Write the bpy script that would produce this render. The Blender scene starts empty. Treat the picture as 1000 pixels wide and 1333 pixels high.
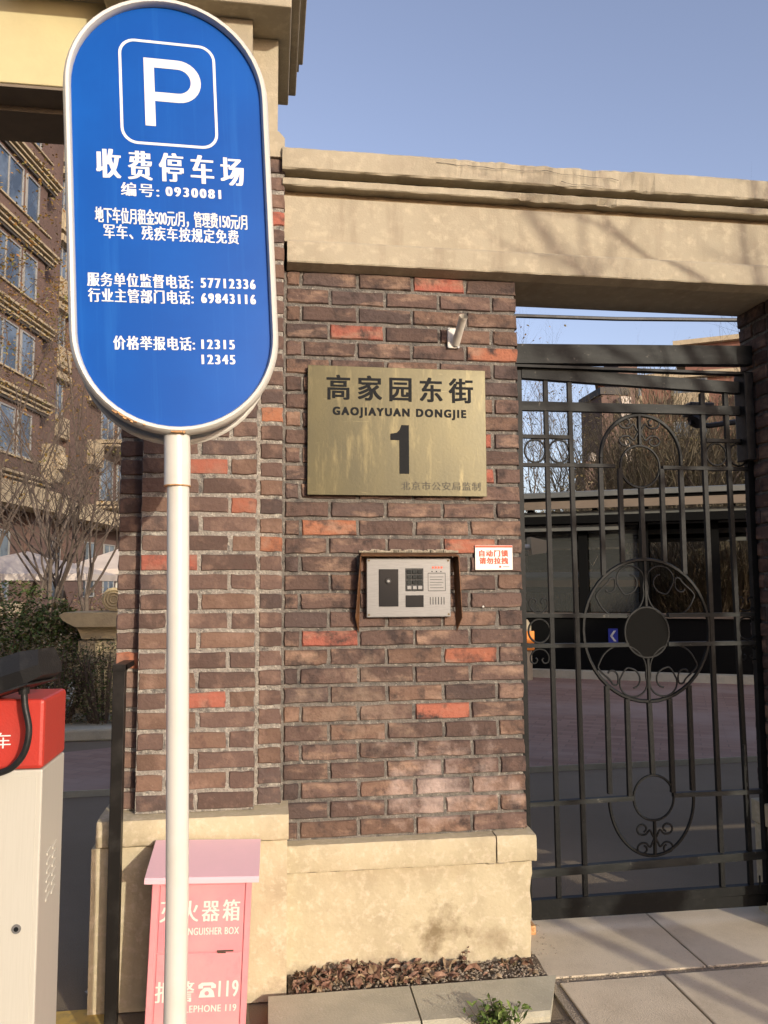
import bpy, bmesh, math, random
from mathutils import Vector, Matrix, noise as mnoise
random.seed(7)
S = bpy.context.scene
COL = S.collection
pi = math.pi
rad = math.radians

# ------------------------------------------------------------------ camera
YAW, PIT, ROLL = rad(8), rad(5.2), rad(.25)
F = Vector((math.sin(YAW)*math.cos(PIT), math.cos(YAW)*math.cos(PIT), math.sin(PIT)))
Rv = Vector((math.cos(YAW), -math.sin(YAW), 0))
Uv = Rv.cross(F)
R2 = Rv*math.cos(ROLL) - Uv*math.sin(ROLL)
U2 = Uv*math.cos(ROLL) + Rv*math.sin(ROLL)
cd = bpy.data.cameras.new('camera')
cam = bpy.data.objects.new('camera', cd)
COL.objects.link(cam)
m = Matrix((R2, U2, -F)).transposed().to_4x4()
m.translation = Vector((0, -3.0, 1.37))
cam.matrix_world = m
cd.sensor_fit = 'VERTICAL'
cd.sensor_height = 24
cd.lens = 24*1050/1333
cd.clip_start = .05
cd.clip_end = 1500
S.camera = cam

# ------------------------------------------------------------------ light
SUN_EL, SUN_AZ = rad(15), rad(26)          # azimuth measured from -Y towards +X
w = bpy.data.worlds.new('World')
S.world = w
w.use_nodes = True
nt = w.node_tree
nt.nodes.clear()
sky = nt.nodes.new('ShaderNodeTexSky')
sky.sky_type = 'NISHITA'
sky.sun_disc = False
sky.sun_elevation = SUN_EL
sky.sun_rotation = pi - SUN_AZ
sky.air_density = 1.0
sky.dust_density = 2.2
sky.ozone_density = 2.2
bg = nt.nodes.new('ShaderNodeBackground')
bg.inputs['Strength'].default_value = .15
wo = nt.nodes.new('ShaderNodeOutputWorld')
hs = nt.nodes.new('ShaderNodeHueSaturation')
hs.inputs['Saturation'].default_value = .84
tint = nt.nodes.new('ShaderNodeMix'); tint.data_type = 'RGBA'; tint.blend_type = 'MULTIPLY'
tint.inputs[0].default_value = 1
tint.inputs[7].default_value = (1.26, 1.10, 1.13, 1)
nt.links.new(sky.outputs[0], hs.inputs['Color'])
nt.links.new(hs.outputs[0], tint.inputs[6])
nt.links.new(tint.outputs[2], bg.inputs[0])
nt.links.new(bg.outputs[0], wo.inputs[0])
sd = bpy.data.lights.new('sun', 'SUN')
sd.energy = 2.5
sd.angle = rad(.5)
sd.color = (1, .9, .74)
sun = bpy.data.objects.new('sun', sd)
COL.objects.link(sun)
SD = Vector((math.sin(SUN_AZ)*math.cos(SUN_EL), -math.cos(SUN_AZ)*math.cos(SUN_EL), math.sin(SUN_EL)))
sun.rotation_euler = SD.to_track_quat('Z', 'Y').to_euler()
sun.location = SD*30
S.view_settings.view_transform = 'Standard'
S.view_settings.look = 'None'
S.view_settings.gamma = 1
S.view_settings.use_curve_mapping = False
S.view_settings.exposure = 0.6
S.cycles.max_bounces = 6

# ------------------------------------------------------------------ materials
def mat(name, col, rough=.7, metal=0, var=None, var2=None, bump=None, spots=None, objcol=False,
        coord='Object', spec=None, alpha=None, trans=None, wear=None, edge=None):
    """var=(scale,colour,lo,hi) noise patches towards a colour; bump=(scale,strength,detail)"""
    M = bpy.data.materials.new(name)
    M.use_nodes = True
    n = M.node_tree
    N, L = n.nodes, n.links
    B = N['Principled BSDF']
    tc = N.new('ShaderNodeTexCoord')
    src = tc.outputs[coord]
    if coord == 'World':
        src = None
    B.inputs['Roughness'].default_value = rough
    B.inputs['Metallic'].default_value = metal
    if spec is not None:
        B.inputs['Specular IOR Level'].default_value = spec
    if trans:
        B.inputs['Transmission Weight'].default_value = trans
        B.inputs['IOR'].default_value = 1.45
    if alpha is not None:
        B.inputs['Alpha'].default_value = alpha
    oi = N.new('ShaderNodeObjectInfo')
    ad = N.new('ShaderNodeVectorMath'); ad.operation = 'ADD'
    mu = N.new('ShaderNodeVectorMath'); mu.operation = 'SCALE'
    cmb = N.new('ShaderNodeCombineXYZ')
    for i in range(3):
        L.new(oi.outputs['Random'], cmb.inputs[i])
    mu.inputs['Scale'].default_value = 37.0
    L.new(cmb.outputs[0], mu.inputs[0])
    L.new(tc.outputs[coord], ad.inputs[0])
    L.new(mu.outputs[0], ad.inputs[1])
    vec = ad.outputs[0]
    c = None
    if objcol:
        c = oi.outputs['Color']
    def mix(a, fac, col2, mode='MIX'):
        x = N.new('ShaderNodeMix'); x.data_type = 'RGBA'; x.blend_type = mode
        L.new(fac, x.inputs[0])
        if a is None:
            x.inputs[6].default_value = (*col, 1)
        else:
            L.new(a, x.inputs[6])
        x.inputs[7].default_value = (*col2, 1)
        return x.outputs[2]
    for v in ([var] if var else []) + ([var2] if var2 else []) + (spots or []):
        nz = N.new('ShaderNodeTexNoise')
        nz.inputs['Scale'].default_value = v[0]
        nz.inputs['Detail'].default_value = 7
        nz.inputs['Roughness'].default_value = .62
        if len(v) > 4:
            mp = N.new('ShaderNodeMapping')
            mp.inputs['Scale'].default_value = v[4]
            L.new(vec, mp.inputs[0]); L.new(mp.outputs[0], nz.inputs['Vector'])
        else:
            L.new(vec, nz.inputs['Vector'])
        rp = N.new('ShaderNodeMapRange')
        rp.inputs['From Min'].default_value = v[2]
        rp.inputs['From Max'].default_value = v[3]
        L.new(nz.outputs['Fac'], rp.inputs['Value'])
        c = mix(c, rp.outputs[0], v[1])
    if edge:      # scorched rims of hand-fired bricks
        sp = N.new('ShaderNodeSeparateXYZ'); L.new(tc.outputs['Generated'], sp.inputs[0])
        outs = []
        for ax, pw in ((0, 14.0), (2, 5.0)):
            a1 = N.new('ShaderNodeMath'); a1.operation = 'SUBTRACT'; L.new(sp.outputs[ax], a1.inputs[0]); a1.inputs[1].default_value = .5
            a2 = N.new('ShaderNodeMath'); a2.operation = 'ABSOLUTE'; L.new(a1.outputs[0], a2.inputs[0])
            a3 = N.new('ShaderNodeMath'); a3.operation = 'MULTIPLY'; L.new(a2.outputs[0], a3.inputs[0]); a3.inputs[1].default_value = 2
            a4 = N.new('ShaderNodeMath'); a4.operation = 'POWER'; L.new(a3.outputs[0], a4.inputs[0]); a4.inputs[1].default_value = pw
            outs.append(a4)
        mxm = N.new('ShaderNodeMath'); mxm.operation = 'MAXIMUM'
        L.new(outs[0].outputs[0], mxm.inputs[0]); L.new(outs[1].outputs[0], mxm.inputs[1])
        nz = N.new('ShaderNodeTexNoise'); nz.inputs['Scale'].default_value = 28; nz.inputs['Detail'].default_value = 4
        L.new(vec, nz.inputs['Vector'])
        k1 = N.new('ShaderNodeMath'); k1.operation = 'MULTIPLY_ADD'; L.new(nz.outputs['Fac'], k1.inputs[0]); k1.inputs[1].default_value = 1.6; k1.inputs[2].default_value = -.45
        k2 = N.new('ShaderNodeMath'); k2.operation = 'MULTIPLY'; k2.use_clamp = True; L.new(k1.outputs[0], k2.inputs[0]); L.new(mxm.outputs[0], k2.inputs[1])
        k3 = N.new('ShaderNodeMath'); k3.operation = 'MULTIPLY'; L.new(k2.outputs[0], k3.inputs[0]); k3.inputs[1].default_value = edge[1]
        c = mix(c, k3.outputs[0], edge[0])
    if wear:      # salts / dirt patches tied to a place on the wall: (centre, radii, colour, strength, scale)
        ge = N.new('ShaderNodeNewGeometry')
        for (cen, rr, wc, st, sc) in wear:
            sb = N.new('ShaderNodeVectorMath'); sb.operation = 'SUBTRACT'
            sb.inputs[1].default_value = cen
            L.new(ge.outputs['Position'], sb.inputs[0])
            dv = N.new('ShaderNodeVectorMath'); dv.operation = 'DIVIDE'
            dv.inputs[1].default_value = rr
            L.new(sb.outputs[0], dv.inputs[0])
            ln = N.new('ShaderNodeVectorMath'); ln.operation = 'LENGTH'
            L.new(dv.outputs[0], ln.inputs[0])
            nz = N.new('ShaderNodeTexNoise'); nz.inputs['Scale'].default_value = sc
            nz.inputs['Detail'].default_value = 6
            nz.inputs['Roughness'].default_value = .65
            L.new(ge.outputs['Position'], nz.inputs['Vector'])
            a = N.new('ShaderNodeMath'); a.operation = 'MULTIPLY_ADD'
            L.new(nz.outputs['Fac'], a.inputs[0]); a.inputs[1].default_value = 3.2
            a.inputs[2].default_value = -.95
            s = N.new('ShaderNodeMath'); s.operation = 'SUBTRACT'
            L.new(a.outputs[0], s.inputs[0]); L.new(ln.outputs['Value'], s.inputs[1])
            k = N.new('ShaderNodeMath'); k.operation = 'MULTIPLY'; k.use_clamp = True
            L.new(s.outputs[0], k.inputs[0]); k.inputs[1].default_value = st
            k2 = N.new('ShaderNodeMath'); k2.operation = 'MINIMUM'
            L.new(k.outputs[0], k2.inputs[0]); k2.inputs[1].default_value = min(.9, st)
            c = mix(c, k2.outputs[0], wc)
    if c is None:
        B.inputs['Base Color'].default_value = (*col, 1)
    else:
        L.new(c, B.inputs['Base Color'])
    if bump:
        nz = N.new('ShaderNodeTexNoise')
        nz.inputs['Scale'].default_value = bump[0]
        nz.inputs['Detail'].default_value = bump[2] if len(bump) > 2 else 6
        L.new(vec, nz.inputs['Vector'])
        bp = N.new('ShaderNodeBump')
        bp.inputs['Strength'].default_value = bump[1]
        bp.inputs['Distance'].default_value = bump[3] if len(bump) > 3 else .01
        L.new(nz.outputs['Fac'], bp.inputs['Height'])
        L.new(bp.outputs[0], B.inputs['Normal'])
    return M

MT = {}
MT['brick'] = mat('fired_brick', (.2, .1, .07), .88, objcol=True, edge=((.045, .032, .028), .9),
                  var=(9, (.30, .195, .135), .51, .70, (.6, 1, 1.8)), var2=(13, (.045, .03, .026), .50, .66),
                  spots=[(120, (.34, .25, .19), .66, .76)], bump=(60, .9, 9, .007),
                  wear=[((.62, 0, .62), (.42, 1, .30), (.56, .44, .38), .62, 9),
                        ((.33, 0, .92), (.35, 1, .30), (.42, .31, .22), .42, 13),
                        ((.3, 0, 1.9), (.6, 1, .6), (.20, .13, .09), .25, 9)])
MT['brick_pier'] = mat('fired_brick_plain', (.2, .1, .07), .88, objcol=True, edge=((.06, .043, .036), .6),
                  var=(14, (.26, .165, .12), .5, .8), var2=(22, (.09, .05, .04), .56, .76),
                  spots=[(140, (.4, .32, .25), .68, .76)], bump=(70, .8, 9, .005))
MT['mortar'] = mat('cement_mortar', (.16, .145, .125), .95, var=(25, (.075, .07, .065), .48, .66),
                   var2=(60, (.4, .37, .31), .56, .74), bump=(140, 1.0, 8, .006))
MT['mortar_light'] = mat('pale_mortar', (.27, .245, .21), .95, var=(24, (.10, .093, .085), .50, .68),
                   var2=(70, (.46, .43, .36), .5, .7), bump=(150, 1.0, 8, .008))
MT['cream'] = mat('cream_render', (.385, .335, .24), .9, var=(3.5, (.31, .265, .185), .45, .72),
                  var2=(28, (.49, .42, .3), .5, .75), spots=[(5, (.25, .205, .145), .54, .80, (1.6, 1, .22)), (2.5, (.30, .25, .18), .55, .75), (190, (.36, .28, .18), .66, .74)], bump=(160, .35, 6, .004))
MT['plinth'] = mat('aged_cream_render', (.475, .41, .27), .9, var=(4, (.35, .295, .19), .45, .7),
                   var2=(40, (.58, .5, .36), .5, .75), spots=[(9, (.36, .29, .2), .62, .8)], bump=(90, .5, 7, .004),
                   wear=[((.60, 0, .13), (.17, 1, .14), (.17, .125, .065), .95, 14),
                         ((.80, 0, .10), (.12, 1, .10), (.24, .185, .11), .8, 14),
                         ((.35, 0, .02), (.6, 1, .07), (.20, .155, .11), .8, 18),
                         ((.5, 0, .34), (.6, 1, .05), (.4, .32, .2), .5, 12)])
MT['yellow'] = mat('yellow_render', (.56, .49, .27), .85, var=(4, (.50, .43, .24), .4, .7), bump=(60, .2, 5, .003))
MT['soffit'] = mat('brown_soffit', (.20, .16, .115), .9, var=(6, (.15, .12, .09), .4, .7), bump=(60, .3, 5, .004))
MT['white'] = mat('white_enamel', (.62, .60, .54), .35, var=(6, (.56, .53, .46), .5, .8), bump=(30, .05))
MT['white_rust'] = mat('white_enamel_rusty', (.62, .60, .54), .38, var=(6, (.56, .53, .46), .5, .8),
                       spots=[(34, (.3, .13, .04), .72, .78)], bump=(30, .08))
MT['rust'] = mat('rust_stain', (.38, .16, .05), .8, var=(90, (.62, .42, .2), .4, .7))
MT['blue'] = mat('blue_sign_film', (.0015, .07, .34), .38, spec=.12, var=(3, (.002, .082, .38), .45, .65),
                 spots=[(9, (.01, .11, .42), .55, .8, (3, 1, .12)), (120, (.06, .16, .45), .75, .83)], bump=(4, .05, 3))
MT['print'] = mat('white_print', (.66, .67, .66), .5)
MT['brass'] = mat('tarnished_brass', (.082, .070, .029), .38, .4, var=(4, (.05, .045, .021), .38, .72, (1, 1, .5)),
                  var2=(9, (.14, .117, .052), .55, .75, (3, 1, .6)), spots=[(60, (.2, .17, .085), .66, .78, (.15, 1, 1.5))], bump=(90, .12, 5, .002))
MT['brass_edge'] = mat('dark_brass_edge', (.12, .09, .045), .6, .5)
MT['ink'] = mat('black_enamel_letter', (.009, .010, .011), .6, spec=.12)
MT['ink_faint'] = mat('worn_letter', (.035, .03, .016), .6, var=(60, (.07, .056, .026), .5, .6))
MT['iron'] = mat('painted_iron', (.0055, .0065, .0065), .5, .0, spec=.18, var=(18, (.014, .015, .0145), .5, .75),
                 spots=[(50, (.12, .1, .08), .68, .78)], bump=(60, .25, 5, .003))
MT['iron_dusty'] = mat('dusty_iron', (.012, .014, .0135), .55, .0, spec=.18, var=(9, (.034, .037, .035), .45, .7, (.4, 1, 2)),
                 spots=[(40, (.14, .13, .11), .64, .78)], bump=(60, .25, 5, .003))
MT['black'] = mat('black_plastic', (.014, .014, .014), .45, spec=.3, var=(20, (.035, .034, .032), .5, .75), bump=(200, .1))
MT['black_metal'] = mat('black_square_tube', (.010, .009, .008), .4, .0, spec=.25, var=(12, (.03, .028, .025), .5, .75))
MT['steel'] = mat('brushed_steel', (.20, .20, .197), .42, .35, var=(30, (.16, .16, .157), .45, .7, (1, 1, 14)))
MT['cast'] = mat('silver_painted_casting', (.66, .62, .54), .5, 0, bump=(60, .15))
MT['dark_glass'] = mat('dark_glass', (.010, .012, .015), .2, spec=.2)
MT['hood'] = mat('rusty_sheet', (.11, .052, .022), .55, .3, var=(26, (.17, .075, .026), .45, .66),
                 spots=[(60, (.3, .2, .12), .66, .76)], bump=(80, .3))
MT['putty'] = mat('grey_putty', (.33, .29, .22), .95, var=(40, (.2, .17, .12), .45, .7), bump=(90, .9, 8, .006))
MT['notice'] = mat('white_card', (.78, .75, .68), .5)
MT['red'] = mat('red_print', (.72, .09, .04), .55)
MT['pink'] = mat('faded_pink_paint', (.66, .235, .26), .5, var=(3, (.70, .31, .31), .4, .7), var2=(20, (.6, .2, .23), .55, .8),
                 spots=[(70, (.45, .13, .13), .7, .78)], bump=(40, .06))
MT['pink_lid'] = mat('bleached_pink_paint', (.74, .47, .52), .5, var=(7, (.7, .46, .5), .4, .7, (1, 1, 3)),
                 spots=[(40, (.5, .2, .22), .7, .78)], bump=(40, .08))
MT['cream_dirt_shade'] = mat('dirty_shaded_groove', (.26, .19, .11), .95, var=(9, (.14, .10, .06), .45, .7, (.3, 1, 3)), bump=(90, .6, 7, .004))  # brown dirt, and groove shadow deepened in the colour
MT['leaf_pale'] = mat('pale_dry_leaf', (.34, .25, .15), .75, var=(20, (.2, .12, .07), .5, .65), var2=(10, (.42, .4, .33), .55, .7))
MT['text_pink'] = mat('off_white_letter', (.8, .66, .58), .5, var=(50, (.75, .5, .46), .55, .75))
MT['red_paint'] = mat('red_powder_coat', (.43, .034, .022), .45, var=(12, (.38, .04, .028), .5, .75), bump=(150, .1))
MT['cream_paint'] = mat('cream_powder_coat', (.48, .465, .40), .42, var=(40, (.45, .435, .37), .45, .7, (8, 8, .2)))
MT['slab'] = mat('paving_stone', (.60, .51, .37), .92, var=(7, (.50, .42, .30), .42, .7),
                 var2=(50, (.58, .49, .36), .5, .75), spots=[(240, (.2, .16, .12), .6, .72)], bump=(220, .5, 6, .004))
MT['grit'] = mat('dirty_joint', (.29, .24, .175), .95, var=(120, (.38, .32, .25), .5, .62), bump=(160, 1, 8, .01))
MT['kerb'] = mat('grey_green_concrete', (.45, .42, .31), .9, var=(5, (.34, .32, .24), .42, .7),
                 var2=(60, (.52, .48, .38), .58, .75), bump=(150, .5, 6, .004))
MT['soil'] = mat('dry_soil', (.11, .082, .055), .97, var=(60, (.2, .155, .11), .45, .65), bump=(90, 1, 8, .02))
MT['asphalt'] = mat('asphalt', (.205, .162, .112), .95, spec=.08, var=(.9, (.24, .195, .14), .4, .7),
                 spots=[(180, (.25, .23, .2), .6, .72)], bump=(180, .8, 6, .006))
MT['street'] = mat('dark_street_asphalt', (.055, .052, .048), .95, spec=.1, var=(.9, (.075, .07, .065), .4, .7), bump=(180, .8, 6, .006))  # kept darker than the yard asphalt to cut bounce onto the lintel underside
MT['paint_white'] = mat('road_paint', (.6, .58, .52), .8, var=(30, (.3, .28, .25), .5, .7))
MT['paint_yellow'] = mat('road_paint_yellow', (.5, .33, .08), .8, var=(30, (.3, .22, .08), .5, .7))
MT['bark'] = mat('grey_brown_bark', (.13, .10, .075), .9, var=(12, (.19, .15, .11), .45, .7), bump=(30, .5))
MT['twig'] = mat('brown_twig', (.105, .078, .058), .9)
MT['twig_olive'] = mat('olive_twig', (.135, .112, .066), .9, var=(3, (.19, .15, .095), .4, .7))
MT['leaf_dry'] = mat('dry_leaf', (.17, .085, .055), .75, objcol=False, var=(25, (.33, .2, .13), .42, .6),
                     var2=(14, (.09, .045, .03), .55, .65), spots=[(8, (.4, .33, .2), .62, .7)])
MT['leaf_yellow'] = mat('autumn_leaf', (.26, .17, .045), .7, var=(2, (.28, .13, .04), .45, .6), var2=(5, (.2, .2, .05), .52, .62))
MT['leaf_green'] = mat('hedge_leaf', (.075, .12, .03), .6, spec=.2, var=(4, (.14, .17, .055), .45, .65), var2=(9, (.025, .045, .015), .5, .65))
MT['leaf_olive'] = mat('winter_leaf', (.17, .135, .06), .75, var=(3, (.24, .18, .10), .42, .62), var2=(8, (.08, .085, .03), .5, .65))
MT['sprout'] = mat('fresh_leaf', (.10, .16, .03), .55, var=(30, (.2, .26, .06), .45, .65))
MT['bld_brick'] = mat('far_brown_brick', (.115, .072, .057), .9, var=(.7, (.15, .095, .075), .4, .7), var2=(9, (.07, .045, .04), .5, .7, (1, 1, 3)), bump=(20, .5, 5, .02))
MT['bld_red'] = mat('far_red_brick', (.19, .085, .06), .9, var=(3, (.14, .07, .05), .45, .7, (1, 1, 3)))
MT['bld_cream'] = mat('far_cream_trim', (.40, .33, .215), .85, var=(1.5, (.31, .25, .165), .4, .7))
MT['bld_glass'] = mat('window_glass', (.035, .05, .07), .1, spec=.9, var=(.6, (.12, .16, .21), .45, .6))
MT['bld_frame'] = mat('window_frame', (.25, .25, .24), .6)
MT['bld_dark'] = mat('far_dark_trim', (.05, .045, .04), .8)  # plain dark colour for balcony slabs, railings and the tower roof
MT['canvas'] = mat('pale_canvas', (.62, .54, .46), .85, var=(2, (.5, .43, .36), .4, .7))
MT['stone_yellow'] = mat('yellow_stone', (.5, .4, .22), .85, var=(7, (.38, .3, .17), .4, .7), bump=(60, .5))
MT['shed_brown'] = mat('brown_fascia', (.19, .145, .10), .8, var=(1.5, (.13, .10, .07), .4, .7))
MT['shed_grey'] = mat('weathered_roof_sheet', (.10, .105, .095), .7, var=(1.5, (.15, .145, .12), .4, .7))
MT['shed_dark'] = mat('dark_steelwork', (.006, .006, .0055), .7, spec=.05)
MT['shed_blue'] = mat('blue_arrow_board', (.02, .03, .25), .5)
MT['orange'] = mat('orange_plastic', (.85, .25, .02), .5)
gl = mat('shelter_glass', (.25, .26, .23), .1, alpha=.10)
MT['shed_glass'] = gl

# block paving: colours only, small blocks seen far away
def paving_mat():
    M = bpy.data.materials.new('red_block_paving'); M.use_nodes = True
    N, L = M.node_tree.nodes, M.node_tree.links
    B = N['Principled BSDF']; B.inputs['Roughness'].default_value = .95; B.inputs['Specular IOR Level'].default_value = .08
    tc = N.new('ShaderNodeTexCoord'); mp = N.new('ShaderNodeMapping')
    mp.inputs['Rotation'].default_value = (0, 0, rad(28))
    L.new(tc.outputs['Object'], mp.inputs[0])
    br = N.new('ShaderNodeTexBrick'); br.inputs['Scale'].default_value = 1
    br.inputs['Brick Width'].default_value = .22; br.inputs['Row Height'].default_value = .11
    br.inputs['Mortar Size'].default_value = .006
    br.inputs['Color1'].default_value = (.26, .165, .125, 1)
    br.inputs['Color2'].default_value = (.34, .225, .17, 1)
    br.inputs['Mortar'].default_value = (.24, .17, .13, 1)
    L.new(mp.outputs[0], br.inputs['Vector'])
    nz = N.new('ShaderNodeTexNoise'); nz.inputs['Scale'].default_value = .8; nz.inputs['Detail'].default_value = 6
    L.new(tc.outputs['Object'], nz.inputs['Vector'])
    mx = N.new('ShaderNodeMix'); mx.data_type = 'RGBA'
    mr = N.new('ShaderNodeMapRange'); mr.inputs['From Min'].default_value = .45; mr.inputs['From Max'].default_value = .7
    L.new(nz.outputs['Fac'], mr.inputs[0]); L.new(mr.outputs[0], mx.inputs[0])
    L.new(br.outputs['Color'], mx.inputs[6]); mx.inputs[7].default_value = (.36, .27, .22, 1)
    L.new(mx.outputs[2], B.inputs['Base Color'])
    bp = N.new('ShaderNodeBump'); bp.inputs['Strength'].default_value = .5; bp.inputs['Distance'].default_value = .01
    L.new(br.outputs['Fac'], bp.inputs['Height']); bp.invert = True
    L.new(bp.outputs[0], B.inputs['Normal'])
    return M
MT['blocks'] = paving_mat()

# ------------------------------------------------------------------ builders
class MB:
    def __init__(s):
        s.v = []; s.f = []
    def add(s, vs, fs):
        o = len(s.v)
        s.v += [tuple(p) for p in vs]
        s.f += [tuple(i+o for i in q) for q in fs]
        return s
    def box(s, x0, x1, y0, y1, z0, z1, bev=0):
        if bev <= 0:
            vs = [(x, y, z) for z in (z0, z1) for y in (y0, y1) for x in (x0, x1)]
            return s.add(vs, [(0, 2, 3, 1), (4, 5, 7, 6), (0, 1, 5, 4), (2, 6, 7, 3), (0, 4, 6, 2), (1, 3, 7, 5)])
        bm = bmesh.new()
        bmesh.ops.create_cube(bm, size=1)
        for v in bm.verts:
            v.co = Vector(((x0+x1)/2+v.co.x*(x1-x0), (y0+y1)/2+v.co.y*(y1-y0), (z0+z1)/2+v.co.z*(z1-z0)))
        bmesh.ops.bevel(bm, geom=bm.edges[:], offset=bev, segments=2, affect='EDGES', profile=.5)
        bm.verts.index_update()
        s.add([v.co for v in bm.verts], [[v.index for v in f.verts] for f in bm.faces])
        bm.free()
        return s
    def tube(s, pts, r, n=8, cap=True, closed=False, sq=False, flat=None):
        pts = [Vector(p) for p in pts]
        rs = r if isinstance(r, (list, tuple)) else [r]*len(pts)
        K = len(pts)
        rings = []
        up = None
        for i, p in enumerate(pts):
            if closed:
                t = pts[(i+1) % K]-pts[i-1]
            else:
                t = pts[min(i+1, K-1)]-pts[max(i-1, 0)]
            if t.length < 1e-9: t = Vector((0, 0, 1))
            t.normalize()
            if up is None:
                up = Vector((0, 1, 0)) if abs(t.y) < .9 else Vector((1, 0, 0))
            a = up - t*up.dot(t)
            if a.length < 1e-4:
                a = Vector((1, 0, 0)) - t*t.x
            a.normalize(); up = a
            b = t.cross(a)
            ring = []
            for k in range(n):
                th = 2*pi*(k+.5)/n
                rr = rs[i]*(1.414 if sq else 1)
                ca, sa = math.cos(th), math.sin(th)
                if flat: ca *= flat
                ring.append(p+a*ca*rr+b*sa*rr)
            rings.append(ring)
        o = len(s.v)
        for g in rings: s.v += [tuple(q) for q in g]
        M = K if closed else K-1
        for i in range(M):
            j = (i+1) % K
            for k in range(n):
                k2 = (k+1) % n
                s.f.append((o+i*n+k, o+i*n+k2, o+j*n+k2, o+j*n+k))
        if cap and not closed:
            s.f.append(tuple(o+k for k in range(n))[::-1])
            s.f.append(tuple(o+(K-1)*n+k for k in range(n)))
        return s
    def prism(s, poly, axis, a, b):
        """poly of 2-D points extruded along axis ('x': (y,z), 'y': (x,z), 'z': (x,y))"""
        def P(p, t):
            return {'x': (t, p[0], p[1]), 'y': (p[0], t, p[1]), 'z': (p[0], p[1], t)}[axis]
        n = len(poly)
        vs = [P(p, a) for p in poly]+[P(p, b) for p in poly]
        fs = [tuple(range(n))[::-1], tuple(range(n, 2*n))]
        fs += [(i, (i+1) % n, (i+1) % n+n, i+n) for i in range(n)]
        return s.add(vs, fs)
    def quad(s, a, b, c, d):
        return s.add([a, b, c, d], [(0, 1, 2, 3)])
    def mesh(s, name, smooth=False):
        me = bpy.data.meshes.new(name)
        me.from_pydata(s.v, [], s.f)
        me.validate()
        bm = bmesh.new(); bm.from_mesh(me)
        if len(bm.faces) < 60000:
            bmesh.ops.recalc_face_normals(bm, faces=bm.faces[:])
        bm.to_mesh(me); bm.free()
        if smooth:
            for p in me.polygons: p.use_smooth = True
            me.set_sharp_from_angle(angle=rad(40))
        return me
    def build(s, name, m, parent=None, smooth=False, loc=None):
        return link(name, s.mesh(name, smooth), m, parent, loc)

def link(name, me, m, parent=None, loc=None):
    o = bpy.data.objects.new(name, me)
    COL.objects.link(o)
    if m is not None and not me.materials:
        me.materials.append(MT[m] if isinstance(m, str) else m)
    if parent is not None:
        o.parent = parent
    if loc is not None:
        o.location = loc
    return o

def tag(o, label=None, cat=None, group=None, kind=None):
    if label: o['label'] = label
    if cat: o['category'] = cat
    if group: o['group'] = group
    if kind: o['kind'] = kind
    return o

def thing(name, label, cat, loc=(0, 0, 0), rot=(0, 0, 0), group=None):
    o = bpy.data.objects.new(name, None)
    o.empty_display_size = .1
    COL.objects.link(o)
    o.location = loc; o.rotation_euler = rot
    return tag(o, label, cat, group)

def ldir(base, o):
    """make meshes given in world coordinates fit an unrotated empty"""
    return o

def text_mesh(name, string, w, h, m, parent, loc, offset=0.0, song=0.0, rot=(pi/2, 0, 0), depth=.0004, extr=0.0, xsp=1.0, bold=0.0):
    """flat lettering fitted to w x h, centred on loc, standing in the XZ plane"""
    c = bpy.data.curves.new(name, 'FONT')
    c.body = string
    c.resolution_u = 4
    c.offset = offset
    c.extrude = extr
    c.space_character = xsp
    t = bpy.data.objects.new(name, c)
    COL.objects.link(t)
    dg = bpy.context.evaluated_depsgraph_get()
    me = bpy.data.meshes.new_from_object(t.evaluated_get(dg))
    me.name = name
    bpy.data.objects.remove(t); bpy.data.curves.remove(c)
    xs = [v.co.x for v in me.vertices]; ys = [v.co.y for v in me.vertices]
    if not xs:
        return None
    x0, x1, y0, y1 = min(xs), max(xs), min(ys), max(ys)
    sx, sy = w/(x1-x0), h/(y1-y0)
    for v in me.vertices:
        v.co = ((v.co.x-(x0+x1)/2)*sx, (v.co.y-(y0+y1)/2)*sy, v.co.z)
    if song or bold:        # heavy uprights and fine level strokes, as in printed song lettering
        n0 = len(me.vertices)
        vs = []; fs = []
        for k, (dx, dz) in enumerate([(a*song, b*bold) for a in (-1, -.5, 0, .5, 1) for b in ((-1, 0, 1) if bold else (0,))]):
            vs += [(v.co.x+dx, v.co.y+dz, v.co.z+k*.00006) for v in me.vertices]
            fs += [[i+k*n0 for i in p.vertices] for p in me.polygons]
        me2 = bpy.data.meshes.new(name); me2.from_pydata(vs, [], fs); me = me2
    me.materials.clear()
    o = link(name, me, m, parent, loc)
    o.rotation_euler = rot
    return o

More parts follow.
